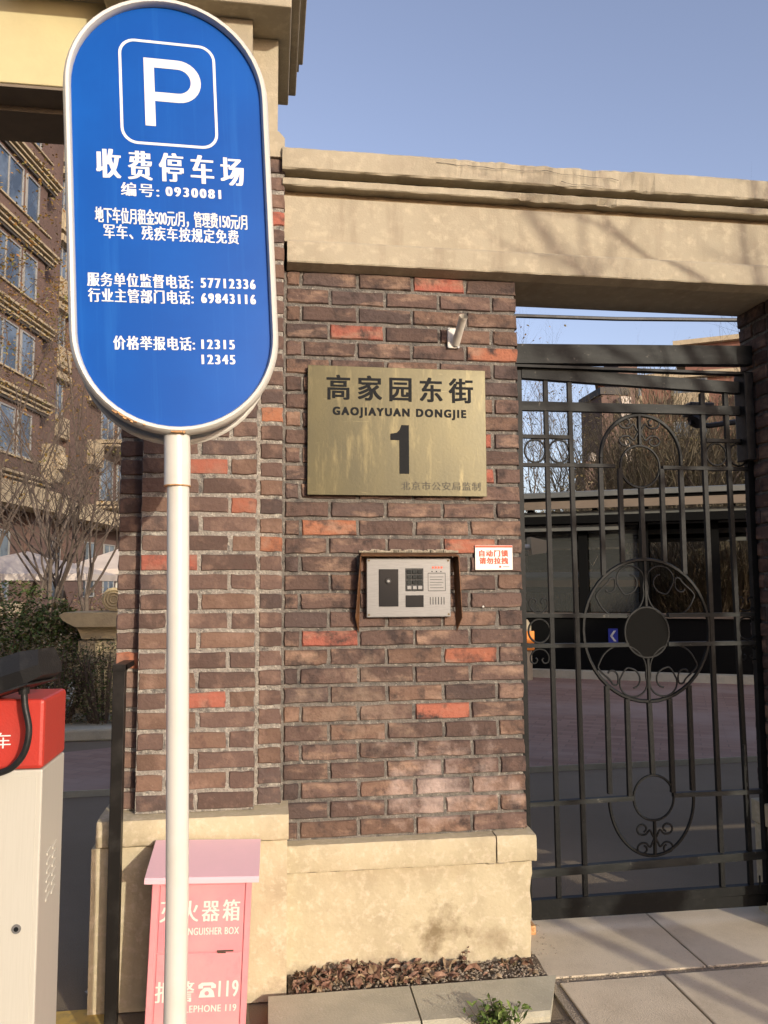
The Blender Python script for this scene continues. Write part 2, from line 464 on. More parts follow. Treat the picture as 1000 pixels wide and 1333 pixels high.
# ------------------------------------------------------------------ bricks
def brick_mesh(w, h, d, seed):
    """one fired brick, front at y=0, rounded worn arrises, centred in x and z"""
    r = random.Random(seed)
    n = 14
    hw, hh = w/2, h/2
    base = [(-hw, -hh), (-hw*.5, -hh), (0, -hh), (hw*.5, -hh), (hw, -hh), (hw, -hh*.1), (hw, hh*.6), (hw*.98, hh),
            (hw*.5, hh), (0, hh), (-hw*.5, hh), (-hw, hh), (-hw, hh*.4), (-hw, -hh*.4)]
    o = [(x+r.uniform(-.0022, .0016)*(1 if x > 0 else -1), z+r.uniform(-.0024, .0014)*(1 if z > 0 else -1)) for x, z in base]
    if r.random() < .35:
        k = r.choice([0, 4, 7, 11])
        o[k] = (o[k][0]*.965, o[k][1]*.86)
    bv = .0035
    vs = [(x, -d, z) for x, z in []]
    ring0 = [(x, .006+r.uniform(0, .002), z) for x, z in o]
    ring1 = [(x-(bv+r.uniform(-.0015, .002))*(1 if x > 0 else -1), r.uniform(-.0006, .0014), z-(bv+r.uniform(-.001, .0015))*(1 if z > 0 else -1 if z < 0 else 0)) for x, z in o]
    back = [(x, d, z) for x, z in o]
    c1 = (-w*.2, r.uniform(-.0015, .0008), 0); c2 = (w*.2, r.uniform(-.0015, .0008), 0)
    vs = ring0+ring1+back+[c1, c2]
    fs = []
    for i in range(n):
        j = (i+1) % n
        fs.append((i, j, j+n, i+n))
        fs.append((i, i+2*n, j+2*n, j))
        cx = (ring1[i][0]+ring1[j][0])/2
        fs.append((n+i, n+j, 3*n+(0 if cx < 0 else 1)))
    fs.append((n+9, 3*n+1, 3*n)); fs.append((n+2, 3*n, 3*n+1))
    mb = MB(); mb.v = vs; mb.f = fs
    me = mb.mesh('brick')
    return me

CP = .0682          # course height
BH = .0572          # brick height
_BM = {}
def get_brick(w, d, m, rnd):
    key = (round(w, 3), d, m)
    if key not in _BM:
        _BM[key] = []
        for k in range(5 if w > .15 else 4):
            me = brick_mesh(w, BH, d, hash(key) % 1000+k*17)
            me.materials.append(MT[m])
            _BM[key].append(me)
    return rnd.choice(_BM[key])

def tone(r, red=False):
    if red:
        k = r.uniform(.85, 1.1)
        return (.32*k, .105*k*r.uniform(.9, 1.25), .066*k, 1)
    t = r.random()
    k = r.uniform(.75, 1.2)
    if t < .16:
        return (.085*k, .058*k, .050*k, 1)
    if t < .8:
        return (.112*k, .070*k, .055*k, 1)
    return (.158*k, .095*k, .066*k, 1)

def lay(parent, row, joints, z, y, m, r, reds=(), d=.06, facing='front', x=None, jit=1.0):
    """joints: list of x positions of brick ends; bricks fill between with 10 mm joints"""
    for i in range(len(joints)-1):
        a, b = joints[i], joints[i+1]
        w = b-a-.0105
        if w < .02: continue
        cx = (a+b)/2
        me = get_brick(w, d, m, r)
        o = bpy.data.objects.new('brick', me)
        COL.objects.link(o)
        o.parent = parent
        o.color = tone(r, (row, i) in reds)
        yy = y+r.uniform(-.0015, .0022)*jit
        zz = z+r.uniform(-.0012, .0012)*jit
        if facing == 'front':
            o.location = (cx, yy, zz)
            o.rotation_euler = (r.uniform(-.008, .008), r.uniform(-.006, .006)*jit, r.uniform(-.006, .006))
        else:           # facing -X, runs along Y
            o.location = (x+r.uniform(-.0015, .0015), cx, zz)
            o.rotation_euler = (0, 0, -pi/2)

# ================================================================== GROUND
g = MB(); g.quad((-400, -400, -.02), (400, -400, -.02), (400, 900, -.02), (-400, 900, -.02))
tag(g.build('ground', 'asphalt'), kind='structure')
g = MB(); g.quad((-14, 2.75, -.014), (30, 3.25, -.014), (30, 16, -.014), (-14, 4.6, -.014))

g = MB()
pts = [(-9, 2.6), (-2, 2.72), (2, 2.98), (4, 3.07), (14, 3.2), (14, 4.0), (6.8, 7.6), (3.95, 9.1), (1.5, 7.5), (-.8, 4.6), (-2, 4.1), (-9, 3.6)]
g.add([(x, y, -.012) for x, y in pts], [tuple(range(len(pts)))])
tag(g.build('block_paved_road', 'blocks'), kind='structure')
g = MB(); g.tube([(-9, 2.56, -.008), (-2, 2.68, -.008), (2, 2.94, -.008), (4, 3.03, -.008), (14, 3.16, -.008)], .03, 4, sq=True, flat=.1)
tag(g.build('paving_edge_strip', 'kerb'), kind='structure')

# pavement in front of the gate: slabs one by one on a gritty bed
g = MB(); g.box(.965, 4.3, -1.6, .40, -.019, -.009)
pave = tag(g.build('pavement', 'grit'), kind='structure')
rs = random.Random(3)
def slab(x0, x1, y0, y1, z=0):
    mb = MB(); mb.box(x0+.0015, x1-.0015, y0+.0015, y1-.0015, -.008, z+rs.uniform(-.001, .002), .0035)
    mb.build('slab', 'slab', pave)
for x0, x1 in ((.975, 1.567), (1.570, 2.17), (2.173, 2.78), (2.783, 3.4), (3.403, 4.0)):
    slab(x0, x1, -.150, .397)
for x0, x1 in ((1.0, 1.385), (1.388, 1.99), (1.993, 2.6), (2.603, 3.2), (3.203, 3.8)):
    slab(x0, x1, -.79, -.185)
    slab(x0+.0, x1, -1.4, -.795)

# planting bed: kerb stones, soil, litter
bed = thing('planting_bed', 'narrow soil bed edged with grey green kerb stones below the cream plinth', 'flower bed', (.5, -.2, 0))
def wl(p): return (p[0]-.5, p[1]+.2, p[2])
mb = MB(); 
prof = [(-.40, -.02), (-.40, .004), (-.388, .016), (-.18, .022), (-.166, .012), (-.166, -.02)]
for x0, x1, sl in ((.004, .475, 0), (.481, .992, .10)):
    mb = MB()
    vs = [(x0-.5, y+.2, z) for y, z in prof]+[(x1-.5-(sl*max(0, (-.20-y)/.2) if sl else 0), y+.2, z) for y, z in prof]
    n = len(prof)
    mb.add(vs, [tuple(range(n)), tuple(range(n, 2*n))[::-1]]+[(i, i+n, (i+1) % n+n, (i+1) % n) for i in range(n)])
    mb.build('kerb_stone', 'kerb', bed)
mb = MB()
NX, NY = 40, 8
for j in range(NY+1):
    for i in range(NX+1):
        x = .07+.9*i/NX; y = -.175+.165*j/NY
        z = .004+.012*mnoise.noise(Vector((x*9, y*9, 0)))+.012*(j/NY)
        mb.v.append(wl((x, y, z)))
for j in range(NY):
    for i in range(NX):
        a = j*(NX+1)+i
        mb.f.append((a, a+1, a+NX+2, a+NX+1))
mb.build('soil', 'soil', bed, True)
mb = MB(); mb.box(-.5, .54, -.45, -.205, -.019, -.012)
mb.build('front_soil', 'soil', bed)

def leaf(mb, p, L, W, r, curl=.3, tilt=.6):
    """one leaf: midrib with folded halves (four quads' worth of curl)"""
    a = r.uniform(0, 2*pi)
    t = Vector((math.cos(a), math.sin(a), r.uniform(-tilt, tilt))).normalized()
    s = Vector((-t.y, t.x, r.uniform(-tilt, tilt)))
    s = (s-t*s.dot(t)).normalized()
    n = t.cross(s)
    c = r.uniform(.1, 1)*curl*L
    P = [Vector(p)-t*L/2, Vector(p)+n*c*.6, Vector(p)+t*L/2+n*c*.1]
    q = [Vector(p)-t*L*.12+s*W/2+n*c, Vector(p)+t*L*.22+s*W*.36+n*c*.9,
         Vector(p)-t*L*.12-s*W/2+n*c*.9, Vector(p)+t*L*.22-s*W*.36+n*c]
    mb.add([P[0], P[1], P[2], q[0], q[1], q[2], q[3]], [(0, 1, 3), (1, 4, 3), (1, 2, 4), (0, 5, 1), (5, 6, 1), (1, 6, 2)])
r = random.Random(11)
mb = MB(); mbp = MB()
for k in range(560):
    u = r.random()
    x = .095+.50*u if r.random() < .72 else .095+.84*r.random()
    y = -.02-.135*r.random()
    heap = (.040+.014*mnoise.noise(Vector((x*14, 0, 0))))*math.exp(-((x-.29)/.11)**2)+.020*math.exp(-((x-.50)/.11)**2)
    heap *= (1-abs(y+.06)/.13)
    big = r.random() < .16
    L = r.uniform(.04, .075) if big else r.uniform(.012, .035)
    leaf(mb if r.random() < .6 else mbp, (x, y, .012+heap*r.uniform(.25, 1.0)+.004), L, L*r.uniform(.3, .62), r, .45, .9)
tag(mbp.build('pale_fallen_leaves', 'leaf_pale'), 'paler straw coloured leaf scraps mixed through the brown litter by the plinth', 'fallen leaves', kind='stuff')
tag(mb.build('fallen_leaves', 'leaf_dry'), 'curled brown fallen leaves heaped on the soil at the foot of the plinth', 'fallen leaves', kind='stuff')
mb = MB()
for k in range(900):
    x = .08+.88*r.random()**.8; y = -.015-.15*r.random(); s_ = r.uniform(.002, .007)
    z = .012+r.uniform(0, .008)
    mb.add([(x-s_, y, z), (x, y-s_*.8, z), (x+s_, y, z), (x, y+s_, z), (x, y, z+s_)], [(0, 1, 4), (1, 2, 4), (2, 3, 4), (3, 0, 4)])
for k in range(260):       # crumbs on the pavement by the pillar corner and in the joint
    if r.random() < .5:
        x = .965+.12*r.random()**1.5; y = .02+.3*r.random()
    else:
        x = 1.0+1.1*r.random(); y = -.185+.035*r.random()
    s_ = r.uniform(.0015, .005); z = -.001
    mb.add([(x-s_, y, z), (x, y-s_*.8, z), (x+s_, y, z), (x, y+s_, z), (x, y, z+s_)], [(0, 1, 4), (1, 2, 4), (2, 3, 4), (3, 0, 4)])
tag(mb.build('soil_crumbs', 'grit'), 'loose grit and soil crumbs beside the plinth corner', 'grit', kind='stuff')
def sprout_clump(name, label, cx, cy, n, h, spread, m, L0=.03):
    mb = MB(); rr = random.Random(int(cx*1000))
    t = thing(name, label, 'plant', (cx, cy, -.01))
    st = MB()
    for k in range(n):
        a = rr.uniform(0, 2*pi); d = spread*rr.random()
        x, y = d*math.cos(a), d*math.sin(a)*.5
        hh = h*rr.uniform(.4, 1)
        st.tube([(x*.4, y*.4, 0), (x*.8, y*.8, hh*.6), (x, y, hh)], .0011, 3)
        for q in range(5):
            f_ = rr.uniform(.4, 1.05)
            leaf(mb, (x*f_+rr.uniform(-.012, .012), y*f_+rr.uniform(-.012, .012), hh*f_), L0*rr.uniform(.6, 1.2), L0*rr.uniform(.3, .5), rr, .15, .9)
    mb.build('foliage', m, t); st.build('stem', 'twig', t)
sprout_clump('weed_clump', 'fresh green weeds sprouting in front of the kerb at the bottom edge', .72, -.43, 46, .085, .13, 'sprout')
sprout_clump('red_seedling', 'reddish seedling standing up from the leaf litter near the plinth middle', .70, -.045, 5, .085, .022, 'leaf_dry', .022)
sprout_clump('weed_clump', 'low dull green weeds at the right end of the planting bed', .89, -.06, 14, .04, .055, 'leaf_olive', .018)

# ================================================================== GATE PILLAR (main wall)
rb = random.Random(21)
pil = thing('brick_pillar', 'brown brick gate pillar with cream plinth that carries the brass number plate', 'pillar', (.5, .14, 0))
def PL(o):       # children are written in world coordinates
    o.matrix_parent_inverse = Matrix.Translation(-o.parent.location)
    return o
def fix_children(t):
    inv = Matrix.Translation(-Vector(t.location))
    for c in t.children:
        if not c.get('_f'):
            c.location = Vector(c.location)-Vector(t.location); c['_f'] = 1
ZB = .460
XR = .955
A = [.048, .2155, .429, .6425, .856, XR+.010]
A = [.046, .2155, .429, .6425, .8545, XR+.005]
B = [.046, .109, .3225, .536, .7495, XR+.005]
reds = {(1, 3), (4, 1), (5, 4), (10, 3), (12, 3), (15, 1), (16, 3), (21, 1), (22, 3), (25, 3)}
for row in range(1, 32):
    z = ZB+(31-row+.5)*CP
    J = (B if row % 2 else A)
    J = [J[0]]+[j+rb.uniform(-.004, .004) for j in J[1:-1]]+[J[-1]+rb.uniform(-.002, .003)]
    lay(pil, row, J, z, 0, 'brick', rb, reds, d=.075)
    # bricks of the reveal, right hand side of the pillar, facing +X
    for (a, b) in (((.08, .285),) if row % 2 else ((.08, .175), (.175, .285))):
        me = get_brick(b-a-.0105, .05, 'brick', rb)
        o = bpy.data.objects.new('brick', me); COL.objects.link(o); o.parent = pil
        o.color = tone(rb); o.location = (XR, (a+b)/2, z); o.rotation_euler = (0, 0, pi/2)
mb = MB()
def lumpy_face(mb, x0, x1, z0, z1, y, nx, nz, amp, sc=22):
    o = len(mb.v)
    for j in range(nz+1):
        for i in range(nx+1):
            x = x0+(x1-x0)*i/nx; z = z0+(z1-z0)*j/nz
            mb.v.append((x, y+amp*mnoise.noise(Vector((x*sc, z*sc, y*5))), z))
    for j in range(nz):
        for i in range(nx):
            a = o+j*(nx+1)+i
            mb.f.append((a, a+1, a+nx+2, a+nx+1))
mb.box(.03, XR-.008, .009, .278, 0.0, 2.566)
mb.build('mortar', 'mortar', pil)
# cream plinth and its sill, chipped where it is broken in the photograph
mb = MB()
NXp, NZp = 60, 24
def plf(x, z):
    y = -.030+.0022*mnoise.noise(Vector((x*7, z*7, 2)))+.0012*mnoise.noise(Vector((x*30, z*30, 5)))
    if x > .93: y += (x-.93)*.12
    return y
for j in range(NZp+1):
    for i in range(NXp+1):
        x = .066+(.957-.066)*i/NXp; z = -.015+(.357+.015)*j/NZp
        if i == NXp: x += .006*mnoise.noise(Vector((3, 1, z*14)))+(.004 if z > .3 else 0)-.004*(z < .15)
        mb.v.append((x, plf(x, z), z))
for j in range(NZp):
    for i in range(NXp):
        a = j*(NXp+1)+i
        mb.f.append((a, a+1, a+NXp+2, a+NXp+1))
o = len(mb.v)
for j in range(NZp+1):
    a = j*(NXp+1)+NXp
    v = mb.v[a]; mb.v.append((v[0], .30, v[2]))
for j in range(NZp):
    a = j*(NXp+1)+NXp
    mb.f.append((a, o+j, o+j+1, a+NXp+1))
mb.build('plinth', 'plinth', pil, True)
mb = MB()
def rough_sill(mb, x0, x1, y0, z0, z1, nx, seed, back=.298, right=True):
    o = len(mb.v)
    ring = []
    for i in range(nx+1):
        x = x0+(x1-x0)*i/nx
        n1 = mnoise.noise(Vector((x*16, seed, 0))); n2 = mnoise.noise(Vector((x*23, seed, 9)))
        yy = y0+.0022*n1
        prof = [(0.01, z0), (yy+.004, z0+.0025*n2), (yy, z0+.010), (yy+.0008*n2, (z0+z1)/2), (yy+.001, z1-.012), (yy+.007, z1-.0015+.002*n1), (.02, z1+.002), (back, z1+.002)] 
        ring += [(x, p[0], p[1]) for p in prof]
    k = 8
    mb.v += ring
    for i in range(nx):
        for q in range(k-1):
            a = o+i*k+q
            mb.f.append((a, a+k, a+k+1, a+1))
    mb.f.append(tuple(o+q for q in range(k)))
    mb.f.append(tuple(o+nx*k+q for q in range(k))[::-1])
rough_sill(mb, .066, .822, -.050, .363, .457, 40, 1)
for i, v in enumerate(mb.v):
    if v[0] > .80: mb.v[i] = (v[0]+.007*mnoise.noise(Vector((v[1]*30, v[2]*45, 3))), v[1], v[2])
mb.build('sill', 'plinth', pil, True)
mb = MB(); rough_sill(mb, .8245, .972, -.057, .366, .459, 10, 7)
s2 = mb.build('sill', 'plinth', pil, True); tag(s2, 'broken end piece of the cream sill with a crack beside it')
mb = MB()
for k in range(14):
    x = .80+.05*rb.random(); z = .362+.012*rb.random()
    s_ = rb.uniform(.006, .014)
    mb.box(x-s_, x+s_, -.044, -.03, z-s_*.5, z+s_*.4, .003)
mb.build('broken_mortar', 'putty', pil)
fix_children(pil)

# right-hand pillar of the gateway (its reveal is seen)
pr_ = thing('brick_pillar', 'shaded brick gate pillar at the right edge beyond the iron gate', 'pillar', (2.4, .14, 0))
mb = MB(); mb.box(2.078, 2.74, .009, .278, 0, 2.566); mb.build('mortar', 'mortar', pr_)
mb = MB(); mb.box(2.056, 2.76, -.03, .30, -.015, .36, .005); mb.build('plinth', 'plinth', pr_)
mb = MB(); mb.box(2.046, 2.77, -.05, .305, .363, .457, .006); mb.build('sill', 'plinth', pr_)
for row in range(1, 32):
    z = ZB+(31-row+.5)*CP
    X0 = 2.068
    J = [X0, X0+.2135, X0+.427, X0+.6405, 2.755] if row % 2 else [X0, X0+.105, X0+.3185, X0+.532, 2.755]
    lay(pr_, row, J, z, 0, 'brick', rb, {(7, 1), (13, 2)}, d=.075)
    lay(pr_, row, [.08, .285] if row % 2 else [.08, .175, .285], z, 0, 'brick', rb, d=.05, facing='side', x=X0+rb.uniform(-.004, .003))
fix_children(pr_)

# further fence wall to the right of the frame, it keeps the sun off the yard
wl_ = thing('boundary_wall', 'cream rendered boundary wall, unseen right of gateway, slot added for a sun strip', 'wall', (4.5, .14, 0))
mb = MB(); mb.box(3.62, 9, 0, .28, 0, 2.56); mb.build('panel', 'cream', wl_)
mb = MB(); mb.box(2.77, 3.62, 0.02, .26, .42, 2.56); mb.box(2.77, 3.62, 0.02, .26, 0, .33); mb.build('sun_slot_panel', 'cream', wl_)  # out of view; slot shaped to let a strip of sun reach the yard
mb = MB(); mb.box(2.77, 9.02, -.05, .30, 2.562, 3.0, .01); mb.build('coping', 'cream', wl_)
fix_children(wl_)

# ================================================================== LINTEL BEAM
lin = thing('lintel_beam', 'long cream moulded lintel spanning the pillar and the iron gate, mottled by tree shadow', 'lintel', (1.5, .1, 2.58))
def extr(mb, prof, x0, x1, nx, seed, jit=.0016, chips=()):
    o = len(mb.v); k = len(prof)
    for i in range(nx+1):
        x = x0+(x1-x0)*i/nx
        for q, (y, z) in enumerate(prof):
            front = y < .2
            n1 = mnoise.noise(Vector((x*13, q*3.1, seed))) if front else 0
            n2 = mnoise.noise(Vector((x*37, q*5.1, seed+4))) if front else 0
            dz = jit*(n1+.6*n2)*1.4; dy = jit*n1
            for (ca, cb, cz, amt) in chips:
                if ca < x < cb and abs(z-cz) < .012 and y < 0: dy += amt*(.5+abs(n2)*1.6); dz += amt*.5*n1
            mb.v.append((x, y+dy, z+dz))
    for i in range(nx):
        for q in range(k):
            a = o+i*k+q; b = o+i*k+(q+1) % k
            mb.f.append((a, b, b+k, a+k))
    mb.f.append(tuple(o+q for q in range(k)))
    mb.f.append(tuple(o+nx*k+q for q in range(k))[::-1])
XL = .033
mb = MB(); extr(mb, [(-.054, 2.580), (-.057, 2.585), (-.056, 2.660), (-.044, 2.671), (0, 2.672), (.28, 2.672), (.28, 2.568), (0, 2.568)], .052, 3.62, 170, 1)
mb.build('lower_band', 'cream', lin)
mb = MB(); extr(mb, [(-.024, 2.673), (-.023, 2.76), (-.024, 2.852), (.28, 2.852), (.28, 2.673)], XL, 3.62, 120, 2, .001)
mb.build('frieze', 'cream', lin)
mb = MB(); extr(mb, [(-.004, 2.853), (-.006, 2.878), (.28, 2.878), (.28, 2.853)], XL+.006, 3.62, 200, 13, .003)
mb.build('groove', 'cream_dirt_shade', lin)
mb = MB(); extr(mb, [(-.054, 2.879), (-.058, 2.883), (-.057, 2.905), (-.052, 2.910), (.28, 2.910), (.28, 2.879)], XL, 3.62, 200, 3, .0018, chips=((.95, 1.35, 2.881, .012),))
mb.build('moulding', 'cream', lin)
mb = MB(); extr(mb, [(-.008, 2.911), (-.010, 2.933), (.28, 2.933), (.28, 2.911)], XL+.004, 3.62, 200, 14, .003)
mb.build('groove', 'cream_dirt_shade', lin)
mb = MB(); extr(mb, [(-.070, 2.934), (-.076, 2.940), (-.077, 3.012), (-.066, 3.022), (.28, 3.022), (.28, 2.934)], XL-.002, 3.62, 220, 4, .0022, chips=((.7, 1.42, 3.012, .010), (1.1, 1.5, 2.938, .006)))
mb.build('top_fascia', 'cream', lin)
# fine cracks along the broken edge
mb = MB()
for (xa, xb, z0, sd_) in ((.62, 1.36, 2.995, 5), (1.12, 1.30, 2.955, 8)):
    p = []
    n = 26
    for i in range(n):
        x = xa+(xb-xa)*i/(n-1)
        p.append((x, -.0795, z0+.012*mnoise.noise(Vector((x*9, sd_, 0)))+.004*mnoise.noise(Vector((x*40, sd_, 3)))-(.018*(i/n))))
    mb.tube(p, [.0006+.0014*abs(mnoise.noise(Vector((q[0]*20, 1, sd_)))) for q in p], 4)
mb.build('crack', 'ink_faint', lin)
for c in lin.children: c.location = -Vector(lin.location)

# ================================================================== ENTRANCE PIER (left)
ep = thing('entrance_pier', 'tall stepped brick entrance pier on a cream plinth behind the blue parking sign', 'pillar', (-.25, .1, 0))
re_ = random.Random(5)
ZE = .601
P1L, P1R, STR, P2L = -.455, -.046, .042, -.540
pred = {(17, 0), (16, 1), (20, 2), (7, 0), (11, 1), (22, 1), (31, 1)}
for row in range(35):
    z = ZE+(row+.5)*CP
    if row % 2 == 0:
        J = [P1L, P1L+.206, P1R]
        Jx = [P1L, P1L+.2, P1R]
    else:
        J = [P1L, P1L+.103, P1L+.31, P1R]
    lay(ep, row, [J[0]+re_.uniform(-.002, .002)]+[j+re_.uniform(-.004, .004) for j in J[1:-1]]+[J[-1]], z, -.10, 'brick_pier', re_, {(5, 1), (12, 0), (15, 2), (17, 1)}, d=.09)
    lay(ep, row, [P1R, STR+.004], z-.001, -.05, 'brick_pier', re_, {(13, 0), (20, 0), (31, 0)}, d=.09)
    lay(ep, row, [P2L, P1L+.012], z, -.045, 'brick_pier', re_, {(7, 0)}, d=.09)
mb = MB()
mb.box(P1L+.006, P1R-.006, -.0945, .44, ZE, 2.985)
mb.box(P1R-.02, STR-.003, -.0445, .44, ZE, 2.985)
mb.box(P2L+.008, P1L+.02, -.038, .44, ZE, 2.985)
mb.build('mortar', 'mortar_light', ep)
mb = MB(); extr(mb, [(-.150, .512), (-.154, .518), (-.153, .580), (-.146, .594), (-.09, .599), (.30, .601), (.30, .508), (-.13, .508)], -.562, .068, 60, 11, .0013)
mb.build('sill', 'plinth', ep, True)
mb = MB(); extr(mb, [(-.138, -.015), (-.138, .25), (-.137, .506), (.30, .506), (.30, -.015)], -.578, .064, 40, 12, .001)
mb.build('plinth', 'plinth', ep)
# cream upper part with ledge, stepped like the brickwork
mb = MB()
mb.prism([(-.46, 2.985), (.040, 2.985), (.040, 3.06), (.018, 3.085), (-.46, 3.085)], 'y', -.06, .44)
mb.box(-.47, -.04, -.112, -.06, 2.985, 3.085, .004)
mb.build('ledge', 'cream', ep)
mb = MB(); mb.box(P1L+.01, -.084, -.100, .43, 3.086, 3.495); mb.build('pilaster', 'cream', ep)
mb = MB(); mb.box(-.09, .013, .0, .43, 3.086, 3.495); mb.build('pilaster', 'cream', ep)
for i, (x1, z0, z1, yb, yf) in enumerate(((.060, 3.497, 3.575, .437, -.185), (.095, 3.577, 3.70, .49, -.225), (.128, 3.762, 3.90, .54, -.26))):
    mb = MB(); mb.box(-1.0 if i else -.62, x1, yf, yb, z0, z1, .006); mb.build('cornice', 'cream', ep)
mb = MB(); mb.box(-1.0, .108, -.235, .50, 3.702, 3.760); mb.build('cornice', 'cream', ep)
mb = MB(); mb.box(-1.0, .04, -.1, .40, 3.902, 4.6); mb.build('attic', 'cream', ep)
for c in ep.children:
    c.location = Vector(c.location)-Vector(ep.location)
# dark iron bracket where brick meets ledge
yl = thing('entrance_lintel', 'yellow rendered beam over the driveway, top left corner above the road', 'beam', (-3, .2, 3.23))
mb = MB(); mb.box(-9, -.58, 0, .40, 3.234, 4.6, .004); mb.build('beam', 'yellow', yl, loc=(3, -.2, -3.23))
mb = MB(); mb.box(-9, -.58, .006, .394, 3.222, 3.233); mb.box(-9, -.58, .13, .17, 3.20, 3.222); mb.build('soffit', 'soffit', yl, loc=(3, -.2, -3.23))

# ================================================================== BRASS PLATE
pc = Vector((.474, -.02, 1.951))
pt = thing('number_plate', 'tarnished brass street number plate reading Gaojiayuan Dongjie 1 on the brick pillar', 'sign', pc)
mb = MB(); mb.box(-.342, .342, -.003, .001, -.2455, .2455, .0012); mb.build('plate', 'brass', pt)
mb = MB(); mb.box(-.340, .340, .0012, .017, -.2435, .2435); mb.build('backing', 'brass_edge', pt)
text_mesh('lettering', '高家园东街', .560, .094, 'ink', pt, (.0105, -.0036, .163), song=.0026, bold=.0014, xsp=1.45)
text_mesh('lettering', 'GAOJIAYUAN DONGJIE', .509, .038, 'ink', pt, (.008, -.0036, .068), song=.0022, bold=.0014, xsp=1.32)
mb = MB()
mb.prism([(.004, -.1165-.0), (.004, -.117), (.041, -.117), (.041, .024+.0), (.012, .024), (.006, .006), (-.006, -.006), (-.030, -.010), (-.030, -.034), (.004, -.034)], 'y', -.0042, -.0034)
mb.v = [(x, y, z if z > -.05 else z-.045) for x, y, z in mb.v]
mb.build('lettering', 'ink', pt)
text_mesh('lettering', '北京市公安局监制', .306, .032, 'ink_faint', pt, (.1635, -.0036, -.207), song=.0007, xsp=1.15)

# ================================================================== FLAG HOLDER
fh = thing('flag_holder', 'silver cast flagpole holder slanting out of the bricks above the number plate', 'flagpole holder', (.696, -.004, 2.335+.0))
mb = MB(); mb.box(-.024, .024, -.006, .003, -.040, .040, .004); mb.build('base_plate', 'cast', fh)
mb = MB()
ax = [Vector((.008, -.004, -.022)), Vector((.012, -.05, .012)), Vector((.014, -.112, .050))]
mb.tube(ax, [.0165, .0155, .0155], 16, cap=False)
mb.tube([ax[2]+Vector((0, .006, -.004)), ax[2]], [.0165, .0175], 16, cap=False)
mb.tube([ax[0]+Vector((0, -.03, .02)), ax[2]+Vector((0, -.0005, .0003))], .0125, 16, cap=False)
mb.build('socket', 'cast', fh, True)
mb = MB()
for x, z in ((-.018, -.036), (.018, -.036), (-.018, .036), (.018, .036)):
    mb.tube([(x, -.006, z), (x, -.0095, z)], .0045, 6)
mb.build('bolt', 'steel', fh)
fh.location.z = 2.38-.055

# ================================================================== INTERCOM
ic = thing('intercom_panel', 'steel door intercom with camera and keypad inside a rusty hood on the pillar', 'intercom', (.5105, 0, 1.3585+.0))
ic.location = (.5105, 0, 1.362)
mb = MB(); mb.box(-.159, .159, -.026, .004, -.110, .110, .003); mb.build('faceplate', 'steel', ic)
mb = MB()
# hood: top sheet and two tapering cheeks, standing out of the wall
def sheet(mb, pts, th=.0015):
    a, b, c = [Vector(p) for p in pts[:3]]
    n = (b-a).cross(c-a).normalized()*th
    k = len(pts)
    mb.add([Vector(p)-n for p in pts]+[Vector(p)+n for p in pts],
           [tuple(range(k)), tuple(range(k, 2*k))[::-1]]+[(i, (i+1) % k, (i+1) % k+k, i+k) for i in range(k)])
sheet(mb, [(-.176, .0, .128), (.178, .0, .128), (.185, -.060, .116), (-.183, -.060, .116)])
mb.build('hood_top', 'hood', ic)
for s in (-1, 1):
    mb = MB(); sheet(mb, [(s*.176, 0, .127), (s*.184, -.058, .115), (s*.200, -.036, -.110), (s*.186, 0, -.165)])
    mb.build('hood_cheek', 'hood', ic)
mb = MB()
rr = random.Random(4)
for k in range(46):
    x = -.18+.37*k/45; s_ = rr.uniform(.004, .009)
    mb.box(x-s_, x+s_, -.006, .004, .130, .130+s_*1.6, .002)
mb.build('putty_bead', 'putty', ic)
mb = MB(); mb.box(-.113, -.040, -.0285, -.026, -.070, .068, .001); mb.build('camera_window', 'dark_glass', ic)
mb = MB(); mb.tube([(-.078, -.029, .024), (-.078, -.034, .024)], [.011, .010], 16); mb.build('lens', 'black', ic, True)
mb = MB(); mb.tube([(-.078, -.034, .024), (-.078, -.0352, .024)], .005, 12); mb.build('lens', 'steel', ic, True)
mb = MB(); mb.box(-.013, .055, -.0275, -.026, -.014, .071, .001); mb.build('keypad_recess', 'black', ic)
for i in range(4):
    for j in range(3):
        mb = MB(); x = .021+(j-1)*.0205; z = .058-i*.0195
        mb.box(x-.0085, x+.0085, -.031, -.0275, z-.007, z+.007, .0015)
        mb.build('key', 'steel' if i == 3 else 'iron_dusty', ic)
mb = MB(); mb.box(-.013, .055, -.0278, -.026, -.073, -.029, .001); mb.build('display', 'dark_glass', ic)
mb = MB()
for (x0, x1, z0, z1) in ((.072, .139, .052, .054), (.072, .139, -.014, -.012), (.072, .0735, -.014, .054), (.1375, .139, -.014, .054)):
    mb.box(x0, x1, -.0267, -.026, z0, z1)
for k in range(5):
    mb.box(.080, .131-.006*(k % 2), -.0267, -.026, .038-k*.010, .0395-k*.010)
for x in (.088, .105, .122): mb.box(x-.0022, x+.0022, -.0267, -.026, .057, .061)
mb.build('instruction_print', 'ink', ic)
mb = MB()
for k in range(4): mb.box(.088+k*.011, .095+k*.011, -.0267, -.026, .070, .078)
mb.build('red_print', 'red', ic)
mb = MB()
for k in range(6): mb.box(.079+k*.0105, .0815+k*.0105, -.0268, -.0258, -.064, -.036)
mb.build('speaker_slots', 'ink', ic)
mb = MB()
for x in (-.150, .150):
    for z in (-.100, .100): mb.tube([(x, -.026, z), (x, -.028, z)], .004, 8)
mb.build('screw', 'brass_edge', ic)

